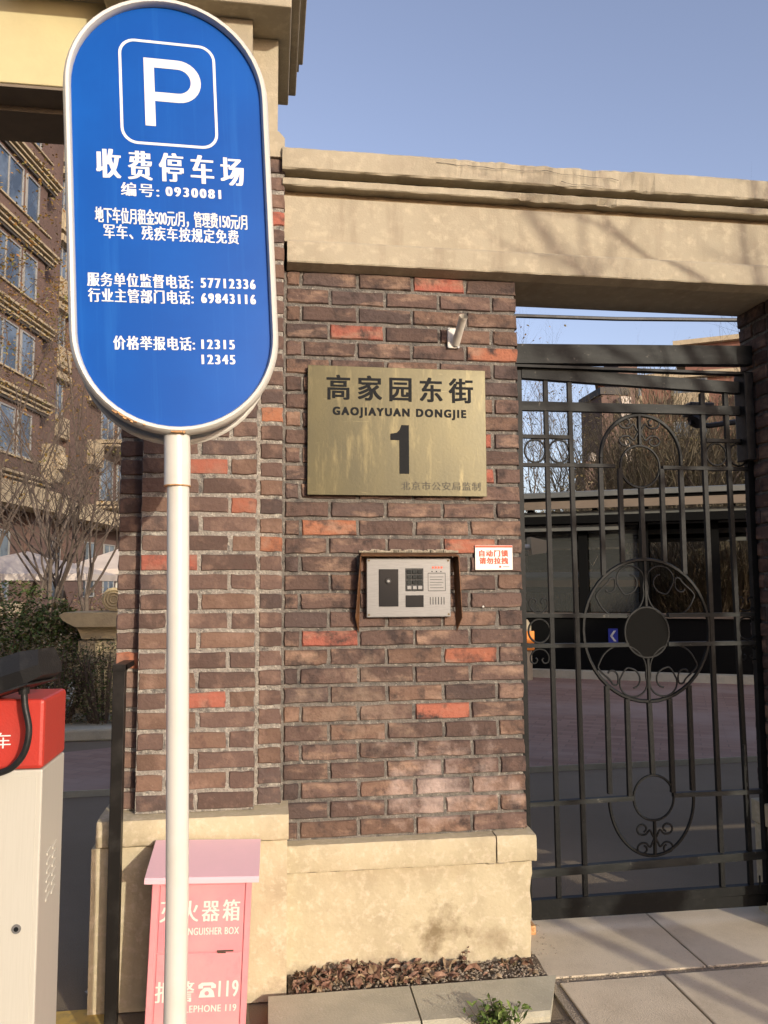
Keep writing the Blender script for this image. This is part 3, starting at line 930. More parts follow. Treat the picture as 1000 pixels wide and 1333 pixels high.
# stains of old filler under the intercom
for i, (x, z, sx, sz, mm) in enumerate(((.418, 1.276, .017, .016, 'putty'), (.553, 1.275, .021, .014, 'putty'), (.593, 1.272, .014, .009, 'notice'), (.80, 1.288, .004, .004, 'notice'), (.60, 1.300, .012, .004, 'putty'))):
    mb = MB(); n = 14; rr = random.Random(i)
    v = [(x+sx*math.cos(2*pi*k/n)*rr.uniform(.75, 1.1), -.0035, z+sz*math.sin(2*pi*k/n)*rr.uniform(.75, 1.1)) for k in range(n)]
    b_ = [(p[0], .003, p[2]) for p in v]
    mb.add(v+b_+[(x, -.006, z)], [(k, (k+1) % n, 2*n) for k in range(n)]+[(k, k+n, (k+1) % n+n, (k+1) % n) for k in range(n)])
    o = mb.build('filler_patch', mm, pil, loc=-Vector(pil.location))

# ================================================================== NOTICE
no = thing('door_notice', 'small white notice with two rows of red characters beside the gate', 'notice', (.8435, -.004, 1.474))
mb = MB(); mb.box(-.0735, .0735, -.003, 0, -.047, .047, .001); mb.build('card', 'notice', no)
mb = MB(); mb.box(-.0725, .0725, -.0038, -.003, .038, .046); mb.build('red_band', 'red', no)
text_mesh('lettering', '自动门锁', .112, .024, 'red', no, (-.001, -.0036, .016), song=.0013, bold=.0006, xsp=1.15)
text_mesh('lettering', '请勿拉拽', .112, .024, 'red', no, (-.001, -.0036, -.012), song=.0013, bold=.0006, xsp=1.15)
mb = MB(); mb.box(.020, .028, -.0038, -.003, -.039, -.031); mb.build('seal', 'red', no)
mb = MB(); mb.box(.035, .060, -.0038, -.003, -.036, -.034); mb.build('small_print', 'ink', no)

# ================================================================== PARKING SIGN
sc_ = Vector((-.2667, -.93, 2.3224))
sg = thing('parking_sign', 'tall rounded blue parking sign with white P and prices, framed in white', 'sign', sc_, (0, 0, 0))
a_, r_ = rad(6), rad(3)
ux = Vector((math.cos(a_), math.sin(a_), 0)); uz = Vector((0, 0, 1)); nn = ux.cross(uz)
su = ux*math.cos(r_)+uz*math.sin(r_); sv = uz*math.cos(r_)-ux*math.sin(r_)
# local frame: x = su, z = sv, y = away from the viewer
sy = sv.cross(su)
mm_ = Matrix((su, sy, sv)).transposed().to_4x4(); mm_.translation = sc_
sg.matrix_world = mm_
CX, CZ = .0075, .0135
def stadium(hw, hh, n=28):
    p = []
    for k in range(n+1):
        t = pi*k/n
        p.append((CX+hw*math.cos(t), CZ+(hh-hw)+hw*math.sin(t)))
    for k in range(n+1):
        t = pi+pi*k/n
        p.append((CX+hw*math.cos(t), CZ-(hh-hw)+hw*math.sin(t)))
    return p
HW, HH = .2605, .5835
mb = MB(); mb.prism(stadium(HW-.012, HH-.012), 'y', .004, .016); mb.build('panel', 'blue', sg)
mb = MB()
prf = [(-.000, .004), (-.003, -.009), (-.009, -.0165), (-.016, -.0155), (-.0195, -.007), (-.020, .0055), (-.0185, .018), (-.002, .030), (.0, .020)]
ringv = []
N_ = 58
for k, (hw_off, y) in enumerate(prf):
    st = stadium(HW+hw_off, HH+hw_off)
    ringv.append([(p[0], y, p[1]) for p in st])
nS = len(ringv[0]); o = 0
for g_ in ringv: mb.v += g_
K = len(prf)
for q in range(K):
    for k in range(nS):
        a = q*nS+k; b = q*nS+(k+1) % nS; c = ((q+1) % K)*nS+(k+1) % nS; d = ((q+1) % K)*nS+k
        mb.f.append((a, b, c, d))
mb.build('rim', 'white', sg, True)
# rust and chipped paint at the bottom of the rim
mb = MB()
rr = random.Random(2)
def rimpt(ang, off, y): 
    t = rad(ang)
    return (CX+(HW+off)*math.cos(t), y, CZ-(HH-HW)+(HW+off)*math.sin(t))
for (a0, a1, n) in ((232, 243, 9), (245, 250, 2), (266, 272, 4)):
    for k in range(n):
        a = a0+(a1-a0)*k/max(1, n-1); da = rr.uniform(.5, 1.2); o1 = rr.uniform(-.007, -.001); o2 = o1-rr.uniform(.002, .005)
        mb.add([rimpt(a-da, o1, -.0185), rimpt(a+da, o1, -.0185), rimpt(a+da*.8, o2, -.0185), rimpt(a-da*.8, o2, -.0185),
                rimpt(a-da, o1, -.004), rimpt(a+da, o1, -.004), rimpt(a+da*.8, o2, -.004), rimpt(a-da*.8, o2, -.004)],
               [(0, 1, 2, 3), (0, 4, 5, 1), (2, 6, 7, 3), (1, 5, 6, 2), (0, 3, 7, 4)])
mb.build('rust_spots', 'rust', sg)
# logo box
def rrect(cx, cz, hw, hh, r, n=8):
    p = []
    for (sx, sz, a0) in ((1, 1, 0), (-1, 1, 90), (-1, -1, 180), (1, -1, 270)):
        for k in range(n+1):
            t = rad(a0+90*k/n)
            p.append((cx+sx*(hw-r)+r*math.cos(t), cz+sz*(hh-r)+r*math.sin(t)))
    return p
def ring_flat(mb, outer, inner, y, th=.0006):
    n = len(outer); o = len(mb.v)
    mb.v += [(p[0], y, p[1]) for p in outer]+[(p[0], y, p[1]) for p in inner]
    mb.v += [(p[0], y+th, p[1]) for p in outer]
    for k in range(n):
        j = (k+1) % n
        mb.f.append((o+k, o+j, o+n+j, o+n+k)); mb.f.append((o+k, o+2*n+k, o+2*n+j, o+j))
mb = MB(); ring_flat(mb, rrect(.0087, .338, .1235, .1435, .042), rrect(.0087, .338, .1165, .1365, .036), .0034)
mb.build('logo_frame', 'print', sg)
mb = MB()
def Pshape():
    # outline of a P made of a stem and a bowl
    x0, x1 = -.0525, -.0265
    zt, zb = .4325, .2465
    out = [(x0, zb), (x1, zb), (x1, .3155)]
    oc = (.034, .374); R_, r2 = .0585, .0335
    out += [(oc[0]-.01, .3155)]
    for k in range(17):
        t = rad(-90+180*k/16); out.append((oc[0]+R_*math.cos(t), .374+.0585*math.sin(t)))
    out += [(x0, zt)]
    return out
outp = Pshape()
inn = [(-.0265, .3385), (.030, .3385)]+[(.032+.0335*math.cos(rad(-90+180*k/12)), .374+.0355*math.sin(rad(-90+180*k/12))) for k in range(1, 12)]+[(.030, .4095), (-.0265, .4095)]
# fill by strips: stem, then bowl ring
mb.add([(-.0525, .0032, .2465), (-.0265, .0032, .2465), (-.0265, .0032, .4325), (-.0525, .0032, .4325)], [(0, 1, 2, 3)])
ob = [(-.0265, .3155)]+[(.034+.0585*math.cos(rad(-90+180*k/16)), .374+.0585*math.sin(rad(-90+180*k/16))) for k in range(17)]+[(-.0265, .4325)]
ib = [(-.0265, .3405)]+[(.033+.0335*math.cos(rad(-90+180*k/16)), .374+.0335*math.sin(rad(-90+180*k/16))) for k in range(17)]+[(-.0265, .4075)]
o = len(mb.v); n = len(ob)
mb.v += [(p[0], .0032, p[1]) for p in ob]+[(p[0], .0032, p[1]) for p in ib]
for k in range(n-1): mb.f.append((o+k, o+k+1, o+n+k+1, o+n+k))
mb.build('letter_p', 'print', sg)
def ST(s, x0, x1, z0, z1, off=.0, song=.0012, xsp=1.12, bold=0.0):
    text_mesh('lettering', s, x1-x0-2*song, z1-z0, 'print', sg, ((x0+x1)/2, .0033, (z0+z1)/2), song=song, xsp=xsp, bold=bold)
ST('收费停车场', -.178, .196, .098, .176, 0, .0031, 1.55)
ST('编号:', -.119, -.024, .053, .089, 0, .0012, 1.2)
ST('0930081', -.008, .134, .059, .084, 0, .0020, 1.4)
ST('地下车位月租金500元/月，管理费150元/月', -.184, .199, -.023, .020, 0, .0010, 1.0, .0002)
ST('军车、残疾车按规定免费', -.164, .175, -.062, -.024, 0, .0011, 1.15)
ST('服务单位监督电话:', -.207, .053, -.188, -.152, 0, .0013, 1.15)
ST('57712336', .072, .214, -.183, -.157, 0, .0019, 1.4)
ST('行业主管部门电话:', -.206, .053, -.229, -.193, 0, .0013, 1.15)
ST('69843116', .072, .213, -.224, -.198, 0, .0019, 1.4)
ST('价格举报电话:', -.149, .052, -.351, -.315, 0, .0013, 1.15)
ST('12315', .068, .153, -.346, -.321, 0, .0019, 1.4)
ST('12345', .067, .153, -.386, -.361, 0, .0019, 1.4)
# second sign back to back, hanging a little lower
bs = thing('parking_sign', 'white back of the second sign peeking out below the blue one', 'sign', (0, 0, 0))
m2_ = Matrix((su, sy, sv)).transposed().to_4x4(); m2_.translation = sc_+sy*.075-sv*.006+su*.004
bs.matrix_world = m2_
def stad2(hw, hh, n=24):
    return [(hw*math.cos(pi*k/n), (hh-hw)+hw*math.sin(pi*k/n)) for k in range(n+1)]+[(hw*math.cos(pi+pi*k/n), -(hh-hw)+hw*math.sin(pi+pi*k/n)) for k in range(n+1)]
mb = MB(); mb.prism(stad2(.236, .566), 'y', 0, .012); mb.build('panel', 'white', bs)
mb = MB(); mb.tube([(p[0], .003, p[1]) for p in stad2(.240, .570)], .009, 8, closed=True); mb.build('rim', 'white', bs, True)

# pole with sleeve
po = thing('sign_pole', 'white round steel post with a collar holding up the blue parking sign', 'pole', (-.2155, -.90, 0))
mb = MB(); mb.tube([(-.004, 0, -.02), (-.004, 0, .6), (-.0205, 0, 1.66)], .0275, 28); mb.build('post', 'white', po, True)
mb = MB(); mb.tube([(-.0225, 0, 1.625), (-.0235, 0, 1.70), (-.026, 0, 1.765)], .033, 28); mb.build('sleeve', 'white_rust', po, True)
mb = MB(); mb.tube([(-.0225, 0, 1.6235), (-.0225, 0, 1.6265)], .0336, 28); mb.build('rust_ring', 'rust', po, True)
mb = MB(); mb.tube([(-.024, .004, 1.74), (-.040, .015, 2.0), (-.060, .018, 2.72)], .016, 16); mb.build('upper_post', 'white', po, True)

# ================================================================== EXTINGUISHER BOX
bx = thing('extinguisher_box', 'faded pink fire extinguisher box leaning slightly before the cream plinth', 'extinguisher box', (-.21, -.28, 0), (0, rad(2.0), 0))
# local x in [-.155,.155]
mb = MB(); mb.box(-.156, .144, -.095, .10, 0, .468); mb.build('body', 'pink', bx)
mb = MB(); mb.box(-.130, .122, -.099, -.0955, .262, .458, .0012); mb.build('door', 'pink', bx)
mb = MB(); mb.box(-.130, .122, -.099, -.0955, .012, .257, .0012); mb.build('door', 'pink', bx)
for s in (-.145, .1355):
    mb = MB(); mb.box(s-.009, s+.009, -.1005, -.0955, .002, .466, .0012); mb.build('corner_strip', 'pink', bx)
mb = MB()
lid = [(-.122, .470), (-.122, .482), (-.118, .487), (.108, .530), (.112, .528), (.112, .470)]
mb.prism(lid, 'x', -.176, .166); mb.build('lid', 'pink_lid', bx)
mb = MB(); mb.box(-.012+.06, .098, -.1008, -.099, .2605, .2645); mb.box(.05, .075, -.1008, -.099, .256, .259); mb.build('chipped_paint', 'ink_faint', bx)
def BT(s, x0, x1, z0, z1, off=.0, song=.0011, xsp=1.0):
    text_mesh('lettering', s, x1-x0-2*song, z1-z0, 'text_pink', bx, ((x0+x1)/2, -.0997, (z0+z1)/2), song=song, xsp=xsp)
BT('灭火器箱', -.128, .112, .350, .413, 0, .0013, 1.3)
BT('EXTINGUISHER BOX', -.086, .112, .311, .332, 0, .0006, 1.1)
BT('报警', -.130, -.014, .118, .178, 0, .0013, 1.2)
BT('119', .058, .118, .129, .176, 0, .0014, 1.2)
BT('TELEPHONE 119', -.068, .114, .087, .107, 0, .0006, 1.1)
# telephone pictogram: handset over a trapezoid body
mb = MB()
def fl(mb, pts, y=-.0998):
    mb.add([(p[0], y, p[1]) for p in pts], [tuple(range(len(pts)))])
cx, cz = .024, .151
fl(mb, [(cx-.024, cz-.022), (cx+.024, cz-.022), (cx+.019, cz-.004), (cx+.008, cz+.006), (cx-.008, cz+.006), (cx-.019, cz-.004)])
fl(mb, [(cx-.026, cz+.004), (cx-.012, cz+.004), (cx-.012, cz+.012), (cx+.012, cz+.012), (cx+.012, cz+.004), (cx+.026, cz+.004), (cx+.026, cz+.014), (cx+.016, cz+.021), (cx-.016, cz+.021), (cx-.026, cz+.014)], -.0999)
mb.build('telephone_symbol', 'text_pink', bx)
mb = MB(); mb.tube([(cx, -.1002, cz-.010), (cx, -.1004, cz-.010)], .0065, 12); mb.build('telephone_dial', 'pink', bx)

# ================================================================== BLACK POST
bp = thing('black_post', 'black square steel post with a short arm running back to the pier', 'post', (-.490, -.205, 0))
mb = MB(); mb.box(-.019, .019, -.019, .019, -.02, 1.093, .0015); mb.build('upright', 'black_metal', bp)
mb = MB(); mb.box(-.017, .021, -.019, .158, 1.0955, 1.114, .0015); mb.build('arm', 'black_metal', bp)
mb = MB(); mb.box(-.021, .021, -.021, .021, 1.092, 1.1145, .001); mb.build('cap', 'black_metal', bp)

# ================================================================== BARRIER MACHINE
bar = thing('barrier_machine', 'cream parking barrier cabinet with a red head at the left edge', 'barrier machine', (-.76, -.64, 0))
mb = MB(); mb.box(-.18, .178, -.112, .115, -.02, .898, .004); mb.build('cabinet', 'cream_paint', bar)
mb = MB(); mb.box(-.1805, .1785, -.1135, .1165, .899, 1.078, .010); mb.build('head', 'red_paint', bar)
mb = MB(); mb.box(-.165, .165, -.1135, -.112, .02, .880, .001); mb.build('door', 'cream_paint', bar)
mb = MB()
mb.tube([(.128, -.1135, .505), (.128, -.117, .505)], .0115, 16); mb.build('lock', 'steel', bar, True)
mb = MB(); mb.tube([(.128, -.117, .505), (.128, -.1175, .505)], .006, 12); mb.build('lock_core', 'ink', bar)
mb = MB()
for k in range(6):
    z = .665-k*.0235
    for dy in (-.025, .03):
        mb.prism([(dy-.018, z-.005), (dy+.018, z+.003), (dy+.018, z+.009), (dy-.018, z+.001)], 'x', .1775, .1805)
mb.build('louvre', 'cream_paint', bar)
text_mesh('lettering', '停车', .092, .040, 'print', bar, (.052, -.1142, .975), offset=.0)
# camera housing above, slanting up to the right
cb = thing('camera_housing', 'long black camera housing with a cable above the red barrier head', 'camera', (-.600, -.80, 1.172))
cb.rotation_euler = (0, -rad(17), rad(-18))
mb = MB()
hexp = [(-.055, -.045), (.055, -.045), (.062, -.010), (.045, .038), (-.045, .038), (-.062, -.010)]
n = 6
def hx(x, s=1, dz=0): return [(x, p[0]*s, p[1]*s+dz) for p in hexp]
mb.v = hx(-.45)+hx(-.05)+hx(.0)+hx(.045, .80)
for q in range(3):
    for k in range(n): mb.f.append((q*n+k, q*n+(k+1) % n, (q+1)*n+(k+1) % n, (q+1)*n+k))
mb.f.append(tuple(range(n))[::-1]); mb.f.append(tuple(range(3*n, 4*n)))
mb.build('housing', 'black', cb)
mb = MB(); mb.box(-.45, .015, -.066, .066, -.0505, -.0455, .002); mb.build('base_rail', 'black', cb)

mb = MB(); mb.tube([(-.30, .02, -.05), (-.30, .02, -.14)], .018, 10); mb.build('bracket', 'black', cb)
# cable: hangs from gland and loops to the left
cp = [(-.622, -.80, 1.125), (-.616, -.805, 1.07), (-.603, -.81, 1.01), (-.612, -.81, .955), (-.640, -.805, .918), (-.672, -.80, .904), (-.71, -.80, .893), (-.78, -.80, .895), (-.85, -.79, .93), (-.87, -.77, 1.02)]
def smooth_path(p, n=6):
    p = [Vector(q) for q in p]; out = []
    for i in range(len(p)-1):
        p0, p1, p2, p3 = p[max(i-1, 0)], p[i], p[i+1], p[min(i+2, len(p)-1)]
        for k in range(n):
            t = k/n
            out.append(.5*((2*p1)+(-p0+p2)*t+(2*p0-5*p1+4*p2-p3)*t*t+(-p0+3*p1-3*p2+p3)*t**3))
    return out+[p[-1]]
mb = MB(); mb.tube(smooth_path(cp), .0085, 10)
mb.tube([(-.6225, -.80, 1.130), (-.6205, -.80, 1.098)], [.016, .013], 12)
tag(mb.build('black_cable', 'black', smooth=True), 'thick black cable looping down in front of the red barrier head', 'cable')

# ================================================================== IRON GATE
GY = .22
gt = thing('iron_gate', 'black wrought iron gate with scrolls and ovals in the opening', 'gate', (1.03, GY, 0))
gx = lambda x: x-1.03
def bar_(name, p0, p1, hw, m='iron', hd=None):
    hd = hd or hw
    mb = MB(); a, b = Vector(p0), Vector(p1)
    mb.tube([a, b], hw, 4, sq=True, flat=hd/hw)
    return mb.build(name, m, gt)
def vb(x0, z0, x1, z1, hw=.0090, name='bar'):
    return bar_(name, (gx(x0), 0, z0), (gx(x1), 0, z1), hw)
# frame
vb(1.022, .06, 1.022, 2.284, .014, 'stile'); vb(2.056, .06, 2.056, 2.284, .014, 'stile')
def hb(z0, z1, h, name='rail', x0=1.036, x1=2.045, m='iron', d=.012):
    mb = MB()
    mb.add([(gx(x0), -d, z0-h), (gx(x1), -d, z1-h), (gx(x1), -d, z1+h), (gx(x0), -d, z0+h),
            (gx(x0), d, z0-h), (gx(x1), d, z1-h), (gx(x1), d, z1+h), (gx(x0), d, z0+h)],
           [(0, 1, 2, 3), (4, 7, 6, 5), (0, 4, 5, 1), (3, 2, 6, 7), (0, 3, 7, 4), (1, 5, 6, 2)])
    return mb.build(name, m, gt)
hb(2.259, 2.221, .025, m='iron_dusty', d=.018)
hb(2.117, 2.121, .019, m='iron_dusty', d=.014)
hb(1.988, 1.988, .0075, x0=1.036, x1=1.243); hb(1.988, 1.988, .0075, x0=1.856, x1=2.045)
hb(1.868, 1.870, .0075, x0=1.036, x1=1.44); hb(1.866, 1.866, .0075, x0=1.654, x1=2.045)
hb(1.245, 1.240, .0085, x0=1.036, x1=1.47, m='iron_dusty'); hb(1.240, 1.240, .0085, x0=1.655, x1=2.045, m='iron_dusty')
hb(1.122, 1.120, .0085, x0=1.036, x1=1.475, m='iron_dusty'); hb(1.120, 1.120, .0085, x0=1.65, x1=2.045, m='iron_dusty')
hb(.492, .500, .009, x0=1.036, x1=1.475, m='iron_dusty'); hb(.505, .505, .009, x0=1.65, x1=2.045, m='iron_dusty')
hb(.225, .250, .016, m='iron_dusty', d=.014)
hb(.107, .114, .018, m='iron', d=.014)
mb = MB(); mb.box(gx(1.04), gx(2.045), -.004, .004, .045, .09); mb.build('gap_shade_strip', 'iron', gt)  # dark strip standing for the shaded gap under the bottom rail
# uprights, stopped at the ovals so that nothing crosses
for xa, xb in ((1.143, 1.151), (1.248, 1.262)):
    vb(xa, 2.236, xa, 2.137); vb(xa, 2.099, xb, .243); vb(xb, .214, xb, .124)
for xa, xb in ((1.848, 1.852), (1.958, 1.978)):
    vb(xa, 2.196, xa, 2.14); vb(xa, 2.102, xb, .266); vb(xb, .232, xb, .130)
CXG = 1.560
def ell_z(x, cz, a, b, s):
    t = max(0, 1-((x-CXG)/a)**2)
    return cz+s*b*math.sqrt(t)
OZ, OA, OB = 1.180, .278, .294
for x in (1.377, 1.463, 1.650, 1.738):
    top = 1.860 if x in (1.463, 1.650) else (1.86)
    vb(x, top, x, ell_z(x, OZ, OA, OB, 1)+.006)
    bot = {1.377: .52, 1.463: .503, 1.650: .515, 1.738: .52}[x]
    vb(x, ell_z(x, OZ, OA, OB, -1)-.006, x, bot)
vb(CXG-.005, 1.775, CXG-.003, OZ+OB+.006); vb(CXG, OZ-OB-.006, CXG+.005, .592)
def oval(name, cx, cz, a, b, r=.006, n=44, t0=0, t1=360, flat=1, m='iron'):
    mb = MB()
    if t1-t0 >= 360:
        mb.tube([(gx(cx)+a*math.cos(2*pi*k/n), 0, cz+b*math.sin(2*pi*k/n)) for k in range(n)], r, 6, closed=True, flat=flat)
    else:
        mb.tube([(gx(cx)+a*math.cos(rad(t0+(t1-t0)*k/n)), 0, cz+b*math.sin(rad(t0+(t1-t0)*k/n))) for k in range(n+1)], r, 6, flat=flat)
    return mb.build(name, m, gt, True)
oval('oval', CXG, OZ, OA, OB, .0085)
oval('ring', CXG, 1.170, .097, .104, .0055)
mb = MB(); mb.tube([(gx(CXG), -.003, 1.170), (gx(CXG), .003, 1.170)], 1, 32)
mb.v = [(gx(CXG)+(x-gx(CXG))*.096, y, 1.170+(z-1.170)*.103) for x, y, z in mb.v]
mb.build('medallion_disc', 'shed_dark', gt)
oval('ring', CXG-.006, 1.869, .088, .090, .0055)
oval('ring', CXG+.006, .497, .087, .090, .0055)
for cx in (1.092, 1.197, 1.905, 2.008):
    oval('ring', cx, 1.928, .045, .048, .0045)
for cx in (1.093, 2.012):
    oval('ring', cx, 1.181, .045, .048, .0045)
# arch on top, U at the bottom
oval('arch', CXG, 1.905, .180, .186, .009, 40, 0, 180, m='iron_dusty')
mb = MB(); mb.tube([(gx(CXG-.180), 0, 1.903), (gx(CXG-.181), 0, 1.876)], .008, 6); mb.tube([(gx(CXG+.180), 0, 1.903), (gx(CXG+.180), 0, 1.876)], .009, 6); mb.build('arch_leg', 'iron', gt, True)
oval('arch', CXG-.002, .500, .183, .232, .0075, 40, 180, 360)
# scrolls
def scroll(cx, cz, pts, r=.0045):
    mb = MB(); mb.tube([(gx(cx)+p[0], 0, cz+p[1]) for p in smooth2(pts)], r, 6)
    return mb.build('scroll', 'iron', gt, True)
def smooth2(p, n=5):
    q = smooth_path([(a, 0, b) for a, b in p], n)
    return [(v.x, v.z) for v in q]
def cscroll(sx, sz, W, H):
    """C-scroll: opens from the stem, curls at both ends; unit roughly W wide H high"""
    pts = []
    # upper curl
    for k in range(9):
        t = rad(200-70*k/1.6); rr = .30-.018*(8-k)
        pts.append((.50*W+(.12+.022*k)*W*math.cos(rad(250-52*k)), .80*H+(.10+.012*k)*H*math.sin(rad(250-52*k))))
    pts += [(.10*W, .60*H), (.04*W, .5*H), (.10*W, .40*H)]
    for k in range(8, -1, -1):
        pts.append((.50*W+(.12+.022*k)*W*math.cos(rad(-250+52*k)), .20*H+(.10+.012*k)*H*math.sin(rad(-250+52*k))))
    return [(sx*x, sz*z) for x, z in pts]
for s in (-1, 1):
    scroll(CXG-.004, 1.950, cscroll(s, 1, .125, .135))          # under the top arch
    scroll(CXG+.006, .270, cscroll(s, 1, .105, .130))           # in the bottom U
mb = MB(); mb.tube([(gx(CXG-.004), 0, 1.962), (gx(CXG-.004), 0, 2.088)], .010, 6); mb.build('stem', 'iron', gt)
mb = MB(); mb.tube([(gx(CXG+.006), 0, .405), (gx(CXG+.004), 0, .272)], .008, 6); mb.build('stem', 'iron', gt)
# four big scrolls inside the oval
def spiral(c, R0, R1, a0, a1, n=22, ez=1.0):
    return [(c[0]+(R0+(R1-R0)*k/n)*math.cos(rad(a0+(a1-a0)*k/n)), c[1]+ez*(R0+(R1-R0)*k/n)*math.sin(rad(a0+(a1-a0)*k/n))) for k in range(n+1)]
for sx in (-1, 1):
    for sz in (1, -1):
        # big loop starting at the stem, round the outside, ending in an inner curl
        p = [(.004, .245), (.006, .21)]+[(.112+.104*math.cos(rad(t)), .162+.104*math.sin(rad(t))) for t in range(168, 372, 17)]
        for k in range(1, 13):
            q = k/12; rr_ = .104*(1-q)**1.0*.75+.020; t = 372+300*q
            cxx = .112+.055*min(1, q*2.2); czz = .162+.020*min(1, q*2)
            p.append((cxx+rr_*.62*math.cos(rad(t)), czz+rr_*.62*math.sin(rad(t))))
        scroll(CXG, OZ-.004, [(sx*a_, sz*b_) for a_, b_ in p], .0042)
        p = [(.003, .17), (.005, .195)]+[(.066+.060*math.cos(rad(t)), .214+.056*math.sin(rad(t))) for t in range(175, -40, -18)]
        for k in range(1, 9):
            q = k/8; t = -41-190*q; rr_ = .056*(1-q)+.018
            p.append((.066+.012*q+rr_*math.cos(rad(t)), .214+.006*q+rr_*math.sin(rad(t))))
        scroll(CXG, OZ-.004, [(sx*a_, sz*b_) for a_, b_ in p], .0040)
mb = MB(); mb.tube([(gx(CXG), 0, OZ+.098), (gx(CXG), 0, OZ+OB)], .0085, 6); mb.build('stem', 'iron', gt)
mb = MB(); mb.tube([(gx(CXG), 0, OZ-.118), (gx(CXG), 0, OZ-OB)], .0085, 6); mb.build('stem', 'iron', gt)
# small scroll groups beside the double rail, left and right
for cx in (1.093, 2.012):
    for sz, z0 in ((1, 1.255), (-1, 1.108)):
        for sx in (-1, 1):
            p = [(0, .0), (.022, .006), (.038, .028), (.036, .052), (.020, .058), (.010, .046), (.016, .036)]
            scroll(cx, z0, [(sx*a, sz*b) for a, b in p], .0035)
for z in (1.75, .55):
    mb = MB(); mb.tube([(gx(1.008), .0, z-.05), (gx(1.008), .0, z+.05)], .009, 10); mb.build('hinge', 'iron', gt)
mb = MB(); mb.box(gx(1.0), gx(1.045), -.03, .03, .0, .035, .004); mb.build('floor_hinge', 'rust', gt)
mb = MB(); mb.tube([(gx(2.010), -.015, .10), (gx(2.010), -.015, .17)], .004, 6); mb.tube([(gx(1.965), -.016, .62), (gx(1.965), -.016, .70)], .007, 6)
mb.build('drop_bolt', 'iron_dusty', gt)
mb = MB(); mb.box(gx(2.02), gx(2.062), -.05, .03, 1.90, 2.28, .003); mb.build('lock_box', 'black', gt)
# header bar over the gate
hd = thing('gate_header', 'thick grey iron bar spanning the opening just above the gate', 'header bar', (1.5, .20, 2.35))
mb = MB()
z0, z1, h = 2.3285, 2.361, .041
mb.add([(x-1.5, y-.2, z-2.35) for x, y, z in [(.958, .175, z0-h), (2.066, .175, z1-h), (2.066, .175, z1+h), (.958, .175, z0+h), (.958, .225, z0-h), (2.066, .225, z1-h), (2.066, .225, z1+h), (.958, .225, z0+h)]],
       [(0, 1, 2, 3), (4, 7, 6, 5), (0, 4, 5, 1), (3, 2, 6, 7), (0, 3, 7, 4), (1, 5, 6, 2)])
mb.build('bar', 'iron_dusty', hd)
mb = MB(); mb.box(.958-1.5, 2.066-1.5, -.02, .02, -.075, -.064+.0); mb.build('underside_lip', 'iron', hd)

# overhead wire
mb = MB(); mb.tube([(1.5, 6, 4.50), (2.9, 6, 4.545), (4.1, 6, 4.56), (5.9, 6, 4.62), (9, 6, 4.75)], .026, 6)
tag(mb.build('overhead_wire', 'black'), 'thick dark wire crossing the sky just under the lintel', 'wire')

# ================================================================== VEGETATION
def grow(mb, p, d, L, r0, lvl, rr, tips, bend=.35, split=3, up=.12, sides=5, shrink=.68, seg=3):
    pts = [Vector(p)]; rs_ = [r0]
    d = Vector(d).normalized()
    for k in range(seg):
        d = (d+Vector((rr.uniform(-bend, bend), rr.uniform(-bend, bend), rr.uniform(-bend, bend)+up))*.55).normalized()
        pts.append(pts[-1]+d*L/seg); rs_.append(r0*(1-.38*(k+1)/seg))
    mb.tube(pts, rs_, max(3, sides), cap=False)
    if lvl <= 0:
        tips.append(pts[-1]); tips.append(pts[1])
        return
    for k in range(split):
        i = rr.randint(1, seg)
        if k == 0: i = seg
        a = rr.uniform(0, 2*pi)
        side = Vector((math.cos(a), math.sin(a), rr.uniform(-.2, .5)))
        nd = (d*(.9 if k == 0 else .55)+side*rr.uniform(.35, .8)).normalized()
        grow(mb, pts[i], nd, L*shrink*rr.uniform(.8, 1.15), rs_[i]*.68, lvl-1, rr, tips, bend, split, up, sides-1, shrink, seg)

def bare_tree(label, loc, H, stems, lvl, seed, leaves=0, twig='twig', r0=.06, name='bare_tree', lsize=.06, split=3, up=.12, spread=.35, leafmat='leaf_yellow', group=None, cat='tree'):
    rr = random.Random(seed)
    t = thing(name, label, cat, loc, group=group)
    tr = MB(); cr = MB(); lf = MB(); tips = []
    for s in range(stems):
        a = 2*pi*s/max(1, stems)+rr.uniform(-.4, .4)
        d = Vector((math.cos(a)*spread, math.sin(a)*spread, 1))
        if stems == 1: d = Vector((0.03, 0, 1))
        pts = [Vector((math.cos(a)*.08*(stems > 1), math.sin(a)*.08*(stems > 1), -.05))]
        rs_ = [r0*1.15]
        dd = d.normalized()
        for k in range(4):
            dd = (dd+Vector((rr.uniform(-.2, .2), rr.uniform(-.2, .2), .05))).normalized()
            pts.append(pts[-1]+dd*H*.42/4); rs_.append(r0*(1-.1*(k+1)))
        tr.tube(pts, rs_, 8)
        for q in range(split+1):
            i = 4 if q < 2 else rr.randint(2, 4)
            a2 = rr.uniform(0, 2*pi)
            nd = (dd+Vector((math.cos(a2), math.sin(a2), .25))*rr.uniform(.35, .8)).normalized()
            grow(cr, pts[i], nd, H*.26*rr.uniform(.8, 1.2), rs_[i]*.66, lvl, rr, tips, split=split, up=up)
    tr.build('trunk', 'bark', t, True)
    cr.build('crown', twig, t)
    if leaves:
        for k in range(leaves):
            p = rr.choice(tips)+Vector((rr.gauss(0, .09), rr.gauss(0, .09), rr.gauss(0, .09)))
            leaf(lf, p, lsize*rr.uniform(.7, 1.3), lsize*rr.uniform(.4, .7), rr, .2, 1)
        lf.build('leaves', leafmat, t)
    return t

